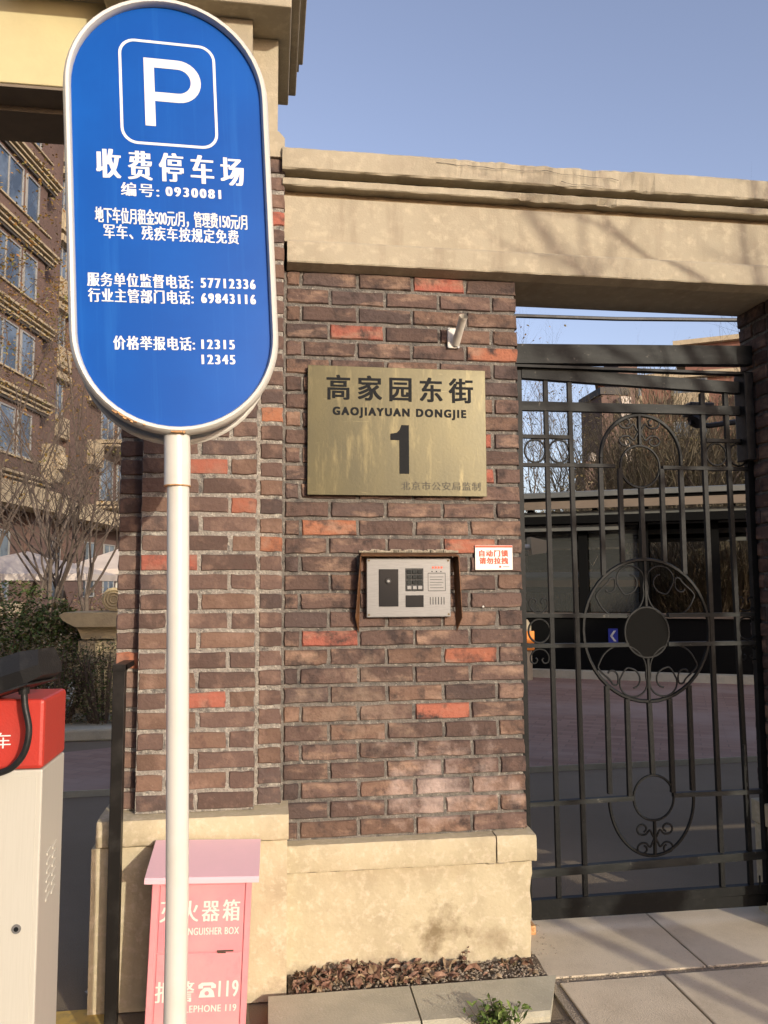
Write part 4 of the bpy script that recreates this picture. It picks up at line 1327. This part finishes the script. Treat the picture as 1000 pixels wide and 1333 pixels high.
def leaf_mass(name, label, cat, boxes, n, size, m, seed, core=None, kind=None, m2=None, twigs=0, twm='twig'):
    """shrub: leaves spread through lumpy ellipsoids [(cx,cy,cz,rx,ry,rz)], denser to the surface"""
    rr = random.Random(seed)
    c0 = boxes[0]
    t = thing(name, label, cat, (c0[0], c0[1], 0))
    mbs = [MB(), MB()]
    for k in range(n):
        b = rr.choice(boxes)
        while True:
            v = Vector((rr.uniform(-1, 1), rr.uniform(-1, 1), rr.uniform(-1, 1)))
            if .35 < v.length < 1: break
        v *= 1+.16*mnoise.noise(v*3+Vector((seed, 0, 0)))
        p = (b[0]+v.x*b[3]-c0[0], b[1]+v.y*b[4]-c0[1], b[2]+v.z*b[5])
        if p[2] < .01: continue
        leaf(mbs[1 if (m2 and rr.random() < .3) else 0], p, size*rr.uniform(.6, 1.4), size*rr.uniform(.35, .7), rr, .2, 1)
    mbs[0].build('foliage', m, t)
    if m2: mbs[1].build('foliage', m2, t)
    mb = MB()
    for b in boxes:
        for q in range(twigs if twigs else 10):
            a = rr.uniform(0, 2*pi)
            x, y = b[0]-c0[0], b[1]-c0[1]
            q1 = (x+math.cos(a)*b[3]*.25, y+math.sin(a)*b[4]*.25, 0)
            q2 = (x+math.cos(a)*b[3]*.6, y+math.sin(a)*b[4]*.6, b[2]+b[5]*rr.uniform(-.2, .4))
            q3 = (x+math.cos(a)*b[3]*rr.uniform(.6, 1), y+math.sin(a)*b[4]*rr.uniform(.6, 1), b[2]+b[5]*rr.uniform(.3, .95))
            mb.tube([q1, q2, q3], [.012, .007, .003], 4)
    mb.build('stems', twm, t)
    return t

# ================================================================== LEFT BACKGROUND
def frame(name, mb, m, parent, O, D, Nn):
    """write local (u, w, z) coordinates into the world, relative to the parent's base"""
    mb.v = [tuple(O+D*p[0]+Nn*p[1]+Vector((0, 0, p[2]))-parent.location) for p in mb.v]
    return mb.build(name, m, parent)
O = Vector((-10.35, 25.73, 0)); ga = rad(9.5)
D = Vector((math.sin(ga), math.cos(ga), 0)); NN = Vector((math.cos(ga), -math.sin(ga), 0))
ap = thing('apartment_building', 'brown brick apartment block with cream balcony mouldings seen through the driveway', 'building', tuple(O))
def fr(name, mb, m): return frame(name, mb, m, ap, O, D, NN)
mb = MB()
mb.box(-9, 3.15, -6, .7, -.0, 22)         # projecting bay body
mb.box(3.15, 5.0, -6, .9, 0, 22)       # brick pier beside the bay
mb.box(5.0, 16, -6, .5, 0, 22)      # recessed wall
mb.box(6.7, 8.7, .5, .75, 0, 22)
fr('wall', mb, 'bld_brick')
mb = MB(); mb.box(16, 26, -6, .9, 0, 22); fr('wall', mb, 'bld_brick')
def far_window(u0, u1, z0, z1, w0, mull=1, rails=True):
    mb = MB()
    f = .06
    mb.box(u0, u1, w0-.02, w0+.05, z0, z0+f); mb.box(u0, u1, w0-.02, w0+.05, z1-f, z1)
    mb.box(u0, u0+f, w0-.02, w0+.05, z0+f, z1-f); mb.box(u1-f, u1, w0-.02, w0+.05, z0+f, z1-f)
    for k in range(mull):
        x = u0+(u1-u0)*(k+1)/(mull+1); mb.box(x-.03, x+.03, w0-.02, w0+.045, z0+f, z1-f)
    o = fr('window', mb, 'bld_frame')
    mb = MB(); mb.box(u0+f, u1-f, w0-.012, w0+.012, z0+f, z1-f)
    mb.v = [tuple(O+D*p[0]+NN*p[1]+Vector((0, 0, p[2]))-ap.location) for p in mb.v]
    mb.build('pane', 'bld_glass', o)
rw = random.Random(8)
for k, zs in enumerate((4.95, 7.85, 10.75, 13.65, 16.55, 19.45)):
    # balcony slab of the bay: three cream mouldings with dark gaps
    for j, (dz, ww, hh) in enumerate(((0, 1.50, .07), (.15, 1.58, .06), (.30, 1.66, .09))):
        mb = MB(); mb.box(-9, 3.35-.05*(2-j), .7, ww, zs+dz, zs+dz+hh); fr('moulding', mb, 'bld_cream')
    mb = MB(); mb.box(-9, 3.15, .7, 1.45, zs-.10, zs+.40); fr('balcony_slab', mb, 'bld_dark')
    mb = MB(); mb.box(-9, 2.6, .72, 1.50, zs+.46, zs+.88); fr('parapet', mb, 'bld_brick')
    mb = MB(); mb.box(-9, 2.65, .9, 1.58, zs+.89, zs+.95); fr('sill', mb, 'bld_cream')
    for u0 in (-8.2, -4.8, -1.4, .95):
        far_window(u0, u0+(2.1 if u0 < 0 else 1.0), zs+1.0, zs+2.62, 1.36, 1 if u0 < 0 else 0)
    mb = MB(); mb.box(-9, 2.7, .7, 1.34, zs+.98, zs+2.8); fr('bay_wall', mb, 'bld_brick')
    # recessed strip: narrow window with cream lintel and a panel below
    if k >= 1:
        far_window(5.45, 6.35, zs+.55, zs+2.05, .55, 1)
        mb = MB(); mb.box(5.3, 6.6, .5, .85, zs+2.05, zs+2.35); fr('window_head', mb, 'bld_cream')
        mb = MB(); mb.box(5.3, 6.6, .5, .82, zs-.35, zs+.52)
        mb.box(5.5, 6.4, .82, .87, zs-.2, zs+.4); fr('spandrel', mb, 'bld_cream')
    # far end: balconies with railings beside the pier
    mb = MB(); mb.box(10.3, 16, .5, 1.6, zs+.05, zs+.16); mb.box(10.3, 16, .5, 1.7, zs+.22, zs+.38); fr('moulding', mb, 'bld_cream')
    mb = MB(); mb.box(10.3, 16, 1.58, 1.62, zs+1.25, zs+1.30)
    for q in range(34): mb.box(10.35+q*.165, 10.37+q*.165, 1.59, 1.61, zs+.38, zs+1.25)
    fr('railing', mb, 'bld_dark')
    far_window(10.8, 12.4, zs+.5, zs+2.5, .55, 1); far_window(13, 15, zs+.5, zs+2.5, .55, 2)
    mb = MB(); mb.box(8.8, 10.2, .5, .95, zs-1.0, zs+.1); mb.box(9.0, 10.0, .95, 1.0, zs-.85, zs-.05); fr('spandrel', mb, 'bld_cream')
# deeper cream cornice band over the ground floors
mb = MB(); mb.box(-9, 4.4, .9, 1.85, 4.15, 4.90); fr('cornice', mb, 'bld_cream')
mb = MB(); mb.box(5.0, 16, .5, 1.6, 4.15, 4.75); fr('cornice', mb, 'bld_cream')
mb = MB(); mb.box(3.9, 4.9, .9, 1.4, 5.45, 6.9); mb.tube([(4.4, 1.42, 5.95), (4.4, 1.42, 6.5)], .28, 12); fr('carved_panel', mb, 'bld_cream')
for u0 in (-7, -4.5, -2, .5, 5.2, 9.0, 11.5, 13.8):
    far_window(u0, u0+1.4, .9, 3.4, .74 if u0 < 3 else .55, 1)
mb = MB(); mb.box(-9, 3.15, .72, .80, .3, .8); fr('sill', mb, 'bld_cream')

# tent canopies in the courtyard
tn = thing('canvas_tent', 'low pale canvas pavilion roof showing over the hedge', 'tent', (-4.6, 13.2, 0))
mb = MB()
def pyramid(cx, cy, a, z0, z1, val=.12):
    v = [(cx-a, cy-a, z0), (cx+a, cy-a, z0), (cx+a, cy+a, z0), (cx-a, cy+a, z0), (cx, cy, z1)]
    v2 = [(p[0], p[1], p[2]-val) for p in v[:4]]
    mb.add(v+v2, [(0, 1, 4), (1, 2, 4), (2, 3, 4), (3, 0, 4), (0, 5, 6, 1), (1, 6, 7, 2), (2, 7, 8, 3), (3, 8, 5, 0)])
pyramid(0, 0, 1.45, 1.60, 2.05)
mb.build('canopy', 'canvas', tn)
for x in (-1.4, 1.4):
    for y in (-1.4, 1.4):
        mb = MB(); mb.tube([(x, y, -.02), (x, y, 1.6)], .03, 6); mb.build('leg', 'white', tn)
for i, (x, y, lab) in enumerate(((-1.0, 14.5, 'smaller canvas pavilion roof further back, left of the brick pier'),)):
    t2 = thing('canvas_tent', lab, 'tent', (-3.2, 16.0, 0))
    mb = MB(); pyramid(0, 0, 1.2, 1.75, 2.3); mb.build('canopy', 'canvas', t2)
    for x in (-1.15, 1.15):
        mb = MB(); mb.tube([(x, -1.15, -.02), (x, -1.15, 1.75)], .03, 6); mb.build('leg', 'white', t2)

# kerb and hedges behind the driveway
mb = MB(); mb.box(-9, -1.35, 4.72, 4.90, -.02, .09, .02); mb.box(-9, -1.35, 4.905, 9.5, -.02, .05)
tag(mb.build('garden_kerb', 'kerb'), kind='structure')
leaf_mass('green_hedge', 'clipped green hedge with small leaves at the left edge behind the barrier', 'hedge',
          [(-2.75, 6.1, .82, .75, .6, .62), (-3.5, 6.2, .85, .8, .6, .62), (-2.35, 6.3, .70, .5, .5, .5), (-4.3, 6.2, .8, .8, .6, .6)], 17000, .05, 'leaf_green', 5, m2='leaf_olive')
leaf_mass('brown_hedge', 'thin brown winter hedge growing along the kerb below the stone pedestal', 'hedge',
          [(-2.1, 5.35, .42, .55, .32, .46), (-1.6, 5.35, .42, .5, .32, .45), (-2.75, 5.35, .42, .6, .32, .46), (-3.6, 5.4, .4, .7, .3, .45)], 11000, .034, 'leaf_olive', 6, m2='leaf_green', twigs=40)
bare_tree('multi stemmed bare shrub between the hedge and the canvas tent', (-3.3, 9.2, 0), 4.6, 5, 4, 31, leaves=260, r0=.038, name='bare_shrub', cat='shrub')
bare_tree('bare tree whose grey stems fork low in front of the canvas tent', (-2.55, 9.6, 0), 4.3, 4, 4, 32, leaves=80, r0=.042, cat='tree')
bare_tree('tree with yellow autumn leaves before the far left balconies', (-4.9, 12.5, 0), 8.8, 3, 4, 33, leaves=3600, r0=.05, lsize=.07, cat='tree')
bare_tree('sparse tree with orange leaves climbing the apartment wall beside the sign', (-4.2, 15.5, 0), 9.0, 3, 4, 36, leaves=3600, r0=.05, lsize=.075, cat='tree')
leaf_mass('dark_shrub', 'reddish dark shrub under the trees beside the brick pier', 'shrub', [(-3.0, 11.6, .6, 1.0, .6, .75), (-2.3, 11.6, .6, .6, .5, .8)], 4200, .06, 'leaf_olive', 9, m2='leaf_dry')

# stone pedestal with volute
pd = thing('stone_pedestal', 'yellow stone pedestal carrying a carved volute behind the driveway', 'pedestal', (-1.80, 6.15, 0))
mb = MB(); mb.prism([(-.30, 0), (.34, 0), (.30, .12), (.22, .20), (.20, .80), (-.20, .80), (-.22, .20)], 'y', -.2, .22); mb.build('shaft', 'stone_yellow', pd)
mb = MB(); mb.prism([(-.22, .95), (.34, .95), (.42, 1.02), (.42, 1.10), (-.34, 1.10), (-.38, 1.07), (-.34, 1.02)], 'y', -.30, .3)
mb.prism([(-.16, .82), (.3, .82), (.34, .95), (-.22, .95)], 'y', -.22, .24); mb.build('capital', 'stone_yellow', pd)
mb = MB(); mb.tube([(.14, -.15, 1.235), (.14, .25, 1.235)], .125, 24)
for rr_ in (.10, .07, .04): mb.tube([(.14+rr_*math.cos(2*pi*k/24), -.155, 1.235+rr_*math.sin(2*pi*k/24)) for k in range(24)], .010, 5, closed=True)
mb.build('volute', 'stone_yellow', pd, True)
mb = MB(); mb.prism([(-.13, .30), (-.02, .30), (.02, .62), (-.10, .66)], 'y', -.24, -.2); mb.build('relief', 'bld_cream', pd)

# road paint at the bottom left
mb = MB(); mb.box(-1.6, -.50, -.36, -.10, -.0165, -.0145)
tag(mb.build('yellow_road_marking', 'paint_yellow'), kind='structure')
mb = MB(); mb.quad((-.62, .02, -.0125), (-.52, -.12, -.0125), (-.50, -.12, -.0125), (-.60, .04, -.0125))
tag(mb.build('white_road_marking', 'paint_white'), kind='structure')

# ================================================================== RIGHT BACKGROUND (through the gate)
# parking ramp shelter, front runs obliquely
A0 = Vector((2.6, 9.85, 0)); B0 = Vector((8.6, 6.75, 0))
Ds = (B0-A0).normalized(); Ns = Vector((-Ds.y, Ds.x, 0))      # Ns points away from the viewer
if Ns.y < 0: Ns = -Ns
shd = thing('ramp_shelter', 'dark steel shelter over the garage ramp, seen behind the iron gate', 'shelter', tuple(A0))
def sf(name, mb, m, par=None):
    mb.v = [tuple(A0+Ds*p[0]+Ns*p[1]+Vector((0, 0, p[2]))-shd.location) for p in mb.v]
    return mb.build(name, m, par or shd)
LS = (B0-A0).length
mb = MB(); mb.box(-1.5, LS, .25, .45, 0, .86); sf('parapet', mb, 'shed_dark')
mb = MB(); mb.box(-1.55, LS, .20, .50, .862, .93); sf('coping', mb, 'shed_brown')
mb = MB(); mb.box(-1.5, LS+1.5, -.30, -.12, -.018, .10); mb.box(-1.5, LS+1.5, -.11, .2, -.018, .07); sf('kerb', mb, 'kerb')
for i, u in enumerate((.25, 2.35, 3.25, 4.25, 6.2)):
    mb = MB(); mb.box(u-.07, u+.07, .28, .42, .932, 2.42); sf('post', mb, 'shed_dark')
for (a, b) in ((.34, 1.2), (1.24, 2.26), (2.44, 3.16)):
    mb = MB(); mb.box(a, b, .34, .35, .95, 2.38); sf('glass_pane', mb, 'shed_glass')
mb = MB(); mb.box(-1.8, LS, .1, .3, 2.43, 2.50); sf('gutter', mb, 'shed_grey')
mb = MB(); mb.box(-1.8, LS, .0, .28, 2.305, 2.425); sf('beam', mb, 'shed_dark')
mb = MB(); mb.box(-1.8, LS, -.05, .0, 2.53, 2.65); sf('fascia', mb, 'shed_brown')
mb = MB(); mb.box(-1.8, LS, -.02, .05, 2.665, 2.70); sf('fascia', mb, 'shed_dark')
mb = MB()
mb.prism([(-.08, 2.705), (-.08, 2.78), (2.2, 3.05), (4.2, 3.0), (4.2, 2.93), (2.2, 2.97)], 'x', -1.8, LS); sf('roof', mb, 'shed_grey')
for i in range(5):
    mb = MB(); y = .5+i*.85; mb.box(-1.8, LS, y, y+.09, 2.30-.03*i, 2.48); sf('rafter', mb, 'shed_dark' if i % 2 else 'shed_grey')
for i in range(9):
    mb = MB(); u = -1.5+i*1.0; mb.box(u, u+.07, .3, 4.1, 2.49, 2.56); sf('purlin', mb, 'shed_dark')
for zz, yy, mm in ((2.20, .12, 'shed_grey'), (2.08, .45, 'shed_dark'), (1.97, .8, 'shed_grey'), (1.86, 1.1, 'shed_dark')):
    mb = MB(); mb.box(-1.6, 2.9, yy, yy+.16, zz, zz+.085); sf('beam', mb, mm)
# inner lower roof of the ramp, and its posts
mb = MB(); mb.box(-1.5, 3.1, 3.3, 3.45, 1.33, 1.45); sf('inner_fascia', mb, 'shed_brown')
mb = MB(); mb.prism([(3.25, 1.455), (3.25, 1.50), (4.0, 1.62), (4.0, 1.58)], 'x', -1.5, 3.2); sf('inner_roof', mb, 'shed_grey')
mb = MB(); mb.box(-1.5, 3.1, 3.32, 3.42, 1.22, 1.32); sf('inner_beam', mb, 'shed_dark')
for u in (.4, 1.9, 3.05):
    mb = MB(); mb.box(u-.09, u+.09, 3.3, 3.46, 0, 1.21); sf('inner_post', mb, 'shed_dark')
mb = MB(); mb.box(-1.5, LS, 4.1, 4.25, 0, .72); sf('rear_parapet', mb, 'shed_dark')
for u in (.3, 3.2, 6.2):
    mb = MB(); mb.box(u-.07, u+.07, 4.12, 4.22, .722, 2.90); sf('post', mb, 'shed_dark')
UA = 2.70
# arrow board on the parapet
mb = MB(); mb.box(UA, UA+.14, .225, .247, .48, .70); ab = sf('arrow_board', mb, 'shed_blue')
mb = MB(); mb.prism([(UA+.08, .51), (UA+.115, .51), (UA+.06, .59), (UA+.115, .67), (UA+.08, .67), (UA+.025, .59)], 'y', .218, .2245)
sf('arrow', mb, 'paint_white')
# board with a white zig-zag inside the shelter
mb = MB(); mb.box(1.0, 2.8, 3.24, 3.29, 1.66, 1.98); sf('rear_board', mb, 'iron_dusty')
mb = MB(); mb.tube([(2.0, 3.22, 1.69), (2.12, 3.22, 1.92), (2.24, 3.22, 1.72), (2.36, 3.22, 1.94)], .012, 4); sf('zigzag_line', mb, 'paint_white')

# lamp, post and CCTV close behind the gate
lp = thing('wall_lamp', 'cream horn shaped lamp showing between the left gate bars', 'lamp', (2.03, 3.0, 1.66))
mb = MB(); mb.prism([(-.05, -.062), (.062, -.048), (.075, .045), (-.062, .075)], 'y', -.05, .05); mb.build('shade', 'bld_cream', lp)
mb = MB(); mb.tube([(-.055, 0, 0), (-.25, 0, 0)], .022, 8); mb.build('bracket', 'white', lp, True)
mb = MB(); mb.tube([(-.25, 0, .02), (-.25, 0, -1.66)], .03, 8); mb.build('lamp_post', 'iron', lp)
cc = thing('security_camera', 'black bracket camera hanging behind the upper right gate panel', 'camera', (2.62, 1.5, 2.40))
mb = MB(); mb.tube([(-.02, 0, .02), (-.10, -.02, -.06)], [.045, .05], 10); mb.box(-.14, .02, -.05, .05, -.02, .06, .01); mb.build('housing', 'black', cc)
mb = MB(); mb.tube([(-.12, 0, -.06), (.0, 0, -.075), (.45, .0, -.005)], .017, 6); mb.build('arm', 'black', cc)

bt = thing('traffic_bollard', 'cream bollard with an orange reflector glimpsed beside the left gate stile', 'bollard', (3.66, 8.6, 0))
mb = MB(); mb.tube([(0, 0, -.02), (0, 0, .78), (0, 0, .86)], [.16, .15, .10], 12); mb.build('column', 'bld_cream', bt, True)
mb = MB(); mb.box(.03, .15, -.17, -.14, .42, .70, .01); mb.build('reflector', 'orange', bt)

# red brick housing behind the trees
rbld = thing('apartment_building', 'red brick apartment block with cream balconies behind the bare shrubs', 'building', (26, 42, 0), (0, 0, rad(-25)))
mb = MB()
mb.box(-6.2, 12, 0, 10, 0, 13.9); mb.build('wall', 'bld_red', rbld)
mb = MB(); mb.box(-6.4, 12.2, -.4, 10.2, 13.9, 14.25); mb.build('roof', 'bld_cream', rbld)
for i in range(5):
    zs = 1.2+i*2.65
    for x in (-4.6, -.8, 3.0, 6.8):
        mb = MB(); mb.box(x-1.0, x+1.0, -1.0, -.05, zs, zs+1.0); mb.build('balcony', 'bld_cream', rbld)
        mb = MB(); mb.box(x-1.0, x+1.0, -.12, -.02, zs+1.02, zs+2.1); wn = mb.build('window', 'bld_frame', rbld)
        mb = MB()
        for q in (-.48, .48): mb.box(x+q-.42, x+q+.42, -.15, -.125, zs+1.1, zs+2.0)
        mb.build('pane', 'bld_glass', wn)
tw = thing('stair_tower', 'dark narrow brick stair tower with white air conditioner boxes against the sky', 'building', (18.9, 39, 0))
mb = MB(); mb.box(-.75, .75, 0, 3, 0, 11.9); mb.build('wall', 'bld_brick', tw)
mb = MB(); mb.box(-.85, .85, -.1, 3.1, 11.9, 12.3); mb.build('roof', 'bld_dark', tw)
mb = MB(); mb.box(.75, 1.9, 1.0, 3, 0, 14.6); mb.build('wall', 'bld_brick', tw)
for z in (10.4, 8.0, 6.0, 4.2):
    mb = MB(); mb.box(.15, .72, -.55, -.03, min(z, 10.4), min(z, 10.4)+1.3); mb.build('air_conditioner', 'canvas', tw)
mb = MB(); mb.box(-1.6, -.8, .5, 2, 0, 8.2); mb.build('chimney_stack', 'bld_brick', tw)
mb = MB(); mb.box(-1.35, -1.0, .4, .7, 8.2, 8.7, .05); mb.build('finial', 'canvas', tw)
# flat roof edge seen at upper right
fb = thing('flat_roofed_building', 'building with a thin yellow cream roof edge at the upper right of the opening', 'building', (35.2, 50, 0), (0, 0, rad(-30)))
mb = MB(); mb.box(-5.2, 8, 0, 8, 0, 19.2); mb.build('wall', 'bld_red', fb)
mb = MB(); mb.box(-6.0, 9, -.5, 9, 19.2, 19.55); mb.build('roof', 'bld_cream', fb)

# vegetation behind the shelter
labs = [('dense bare shrub with olive twigs directly behind the middle of the shelter', (9.6, 16.0, 0), 6.0, 41, 6),
        ('tangle of brown twigs rising behind the shelter roof left of centre', (8.4, 19.0, 0), 7.6, 42, 6),
        ('thicket of leafless stems behind the right half of the shelter', (12.2, 15.5, 0), 6.2, 43, 6),
        ('tall twiggy shrub at the right behind the gate scrolls', (15.0, 18.0, 0), 8.0, 44, 6),
        ('bare bush seen under the shelter roof between its right posts', (10.6, 12.2, 0), 3.6, 45, 6),
        ('bare bush seen under the shelter roof at the left', (6.2, 14.2, 0), 3.6, 46, 6)]
for lab, loc, H, sd_, st in labs:
    bare_tree(lab, loc, H, st, 4, sd_, leaves=900, twig='twig_olive', r0=.05, lsize=.075, up=.25, leafmat='leaf_olive', name='bare_shrub', cat='shrub', group=None)
def thicket(label, cx, cy, H, Rr, n, seed, m='twig_olive', lv=4200):
    rr = random.Random(seed)
    t = thing('bare_shrub', label, 'shrub', (cx, cy, 0), group=None)
    for part, cnt, mm in (('stems', n//3, 'twig'), ('twigs', n*2, m)):
        mb = MB()
        for k in range(cnt):
            a = rr.uniform(0, 2*pi); q = Rr*math.sqrt(rr.random())
            h = H*rr.uniform(.45, 1)*(1-.35*(q/Rr)**2)
            h0 = rr.uniform(0, .55)*h if part == 'twigs' else 0
            x, y = q*math.cos(a)*.8, q*math.sin(a)*.8
            p = [Vector((x, y, h0))]
            d = Vector((math.cos(a)*.25+rr.gauss(0, .25), math.sin(a)*.25+rr.gauss(0, .25), 1)).normalized()
            L = (h-h0)/4
            for i in range(4):
                d = (d+Vector((rr.gauss(0, .16), rr.gauss(0, .16), .05))).normalized()
                p.append(p[-1]+d*L)
            r0 = .03 if part == 'stems' else .019
            mb.tube(p, [r0*(1-.2*i) for i in range(5)], 3, cap=False)
        mb.build(part, mm, t)
    lf = MB()
    for k in range(lv):
        a = rr.uniform(0, 2*pi); q = Rr*math.sqrt(rr.random())
        leaf(lf, (q*math.cos(a), q*math.sin(a), H*rr.uniform(.05, .85)*(1-.35*(q/Rr)**2)), .1*rr.uniform(.6, 1.3), .05*rr.uniform(.5, 1.2), rr, .2, 1)
    lf.build('leaves', 'leaf_olive', t)
    mb = MB()
    for k in range(7500):
        a = rr.uniform(0, 2*pi); q = Rr*math.sqrt(rr.random())*1.05
        top = H*(.97-.3*(q/Rr)**2+.10*mnoise.noise(Vector((q*math.cos(a)*1.7, q*math.sin(a)*1.7, seed))))
        z = top*rr.random()**.75
        d = Vector((rr.gauss(0, .35)+math.cos(a)*.3, rr.gauss(0, .35)+math.sin(a)*.3, 1)).normalized()*rr.uniform(.25, .6)
        p = Vector((q*math.cos(a), q*math.sin(a), z))
        s_ = Vector((-d.y, d.x, 0))
        s_ = (Vector((rr.uniform(-1, 1), rr.uniform(-1, 1), 0)).normalized())*.011
        mb.add([p-s_, p+s_, p+d], [(0, 1, 2)])
    mb.build('fine_twigs', m, t)
thicket('dense upright thicket of olive twigs behind the middle of the shelter', 10.0, 16.6, 7.2, 1.5, 900, 71)
thicket('dense thicket of bare twigs behind the shelter, right of the gate arch', 11.9, 16.0, 6.6, 1.6, 900, 72)
thicket('dense thicket of bare twigs at the far right behind the shelter', 14.0, 16.2, 7.4, 1.7, 900, 73)
thicket('pale low thicket seen between the posts at the left end of the shelter', 8.2, 17.6, 3.6, 1.8, 700, 77)
thicket('low olive thicket seen beneath the left part of the shelter roof', 6.8, 15.2, 2.9, 1.4, 700, 74)
thicket('low olive thicket seen beneath the right part of the shelter roof', 9.6, 13.4, 3.0, 1.5, 800, 75)
thicket('low twiggy thicket at the right end below the shelter roof', 12.6, 12.4, 3.2, 1.6, 800, 76)
leaf_mass('winter_hedge', 'brown green hedge behind the garage ramp under the shelter roof', 'hedge',
          [(5.5, 15.3, .9, 1.6, .7, 1.0), (8, 14.6, 1.0, 1.8, .7, 1.2), (10.5, 13.9, 1.1, 1.8, .7, 1.3), (13, 13.2, 1.1, 1.8, .7, 1.3), (15.5, 12.7, 1.1, 1.8, .7, 1.3)], 9000, .11, 'leaf_olive', 12, m2='leaf_green', twigs=30, twm='twig_olive')
bare_tree('slender bare tree with few leaves against the sky at the upper left of the gate', (8.6, 26.0, 0), 12.5, 3, 4, 51, leaves=160, twig='twig', r0=.05, lsize=.12, up=.45, split=3, spread=.12)
bare_tree('bare tree whose twigs reach into the sky below the lintel at right', (18.5, 20.0, 0), 13.0, 2, 4, 52, twig='twig', r0=.09, up=.2)

g = MB(); g.quad((-60, -19, -.0165), (60, -19, -.0165), (60, -1.75, -.0165), (-60, -1.75, -.0165))  # unseen street sheet, split off dark so less light bounces up
tag(g.build('street', 'street'), kind='structure')
for x0, x1, h, lab in ((-48, 2.5, 13, 'long unseen brick building behind the viewer to the left, added to cut sky light'),
                       (24, 60, 12, 'unseen brick building behind the viewer to the right, added to cut sky light')):
    ob = thing('sky_block_building', lab, 'building', ((x0+x1)/2, -24, 0), group='unseen buildings added to cut sky light')  # added out of view to cut sky light, gap left for the sun
    hw_ = (x1-x0)/2
    mb = MB(); mb.box(-hw_, hw_, -8, 0, -.02, h); mb.build('wall', 'bld_brick', ob)
    mb = MB(); mb.box(-hw_-.2, hw_+.2, -8.2, .25, h, h+.4); mb.build('roof', 'bld_cream', ob)
    k = 0
    while -hw_+2+k*3.4 < hw_-2:
        for q in range(4):
            xw = -hw_+2+k*3.4; zw = 1.0+q*3.0
            mb = MB(); mb.box(xw-.8, xw+.8, .003, .06, zw, zw+1.6); wn = mb.build('window', 'bld_frame', ob)
            mb = MB(); mb.box(xw-.7, xw+.7, .062, .075, zw+.1, zw+1.5); mb.build('pane', 'bld_glass', wn)
        k += 1
# ================================================================== BEHIND THE VIEWER (cast the shadows seen on the lintel and pavement)
bare_tree('young bare street tree beside the viewer whose twigs mottle the lintel', (3.35, -3.9, 0), 6.2, 1, 4, 71, twig='bark', r0=.17, split=3, up=.06)
bare_tree('second bare street tree farther along the pavement behind the viewer', (7.3, -8.4, 0), 10.6, 1, 3, 67, twig='bark', r0=.17, split=4, up=.05)
mb = MB(); mb.tube([(0, 0, -.02), (0, 0, 3.0)], .036, 12)
lpz = thing('street_post', 'slim grey post on the pavement behind the viewer throwing the long shadow line', 'post', (3.75, -4.98, 0))
mb.build('shaft', 'iron_dusty', lpz, True)
mb = MB(); mb.box(-.09, .09, -.09, .09, -.02, .02, .005); mb.build('foot', 'iron', lpz)

# repeats share a group phrase
GR = {'brick_pillar': 'brick pillars either side of the gate', 'weed_clump': 'weeds around the planting bed',
      'canvas_tent': 'canvas tents in the courtyard', 'parking_sign': 'parking signs back to back on the pole',
      'bare_shrub': 'bare shrubs behind the gate and drive', 'bare_tree': 'bare winter trees', 'apartment_building': 'apartment buildings behind the wall'}
for o in list(bpy.data.objects):
    if o.parent is None and o.get('label') and not o.get('group'):
        b_ = o.name.split('.')[0]
        if b_ in GR: o['group'] = GR[b_]
    if '_f' in o: del o['_f']
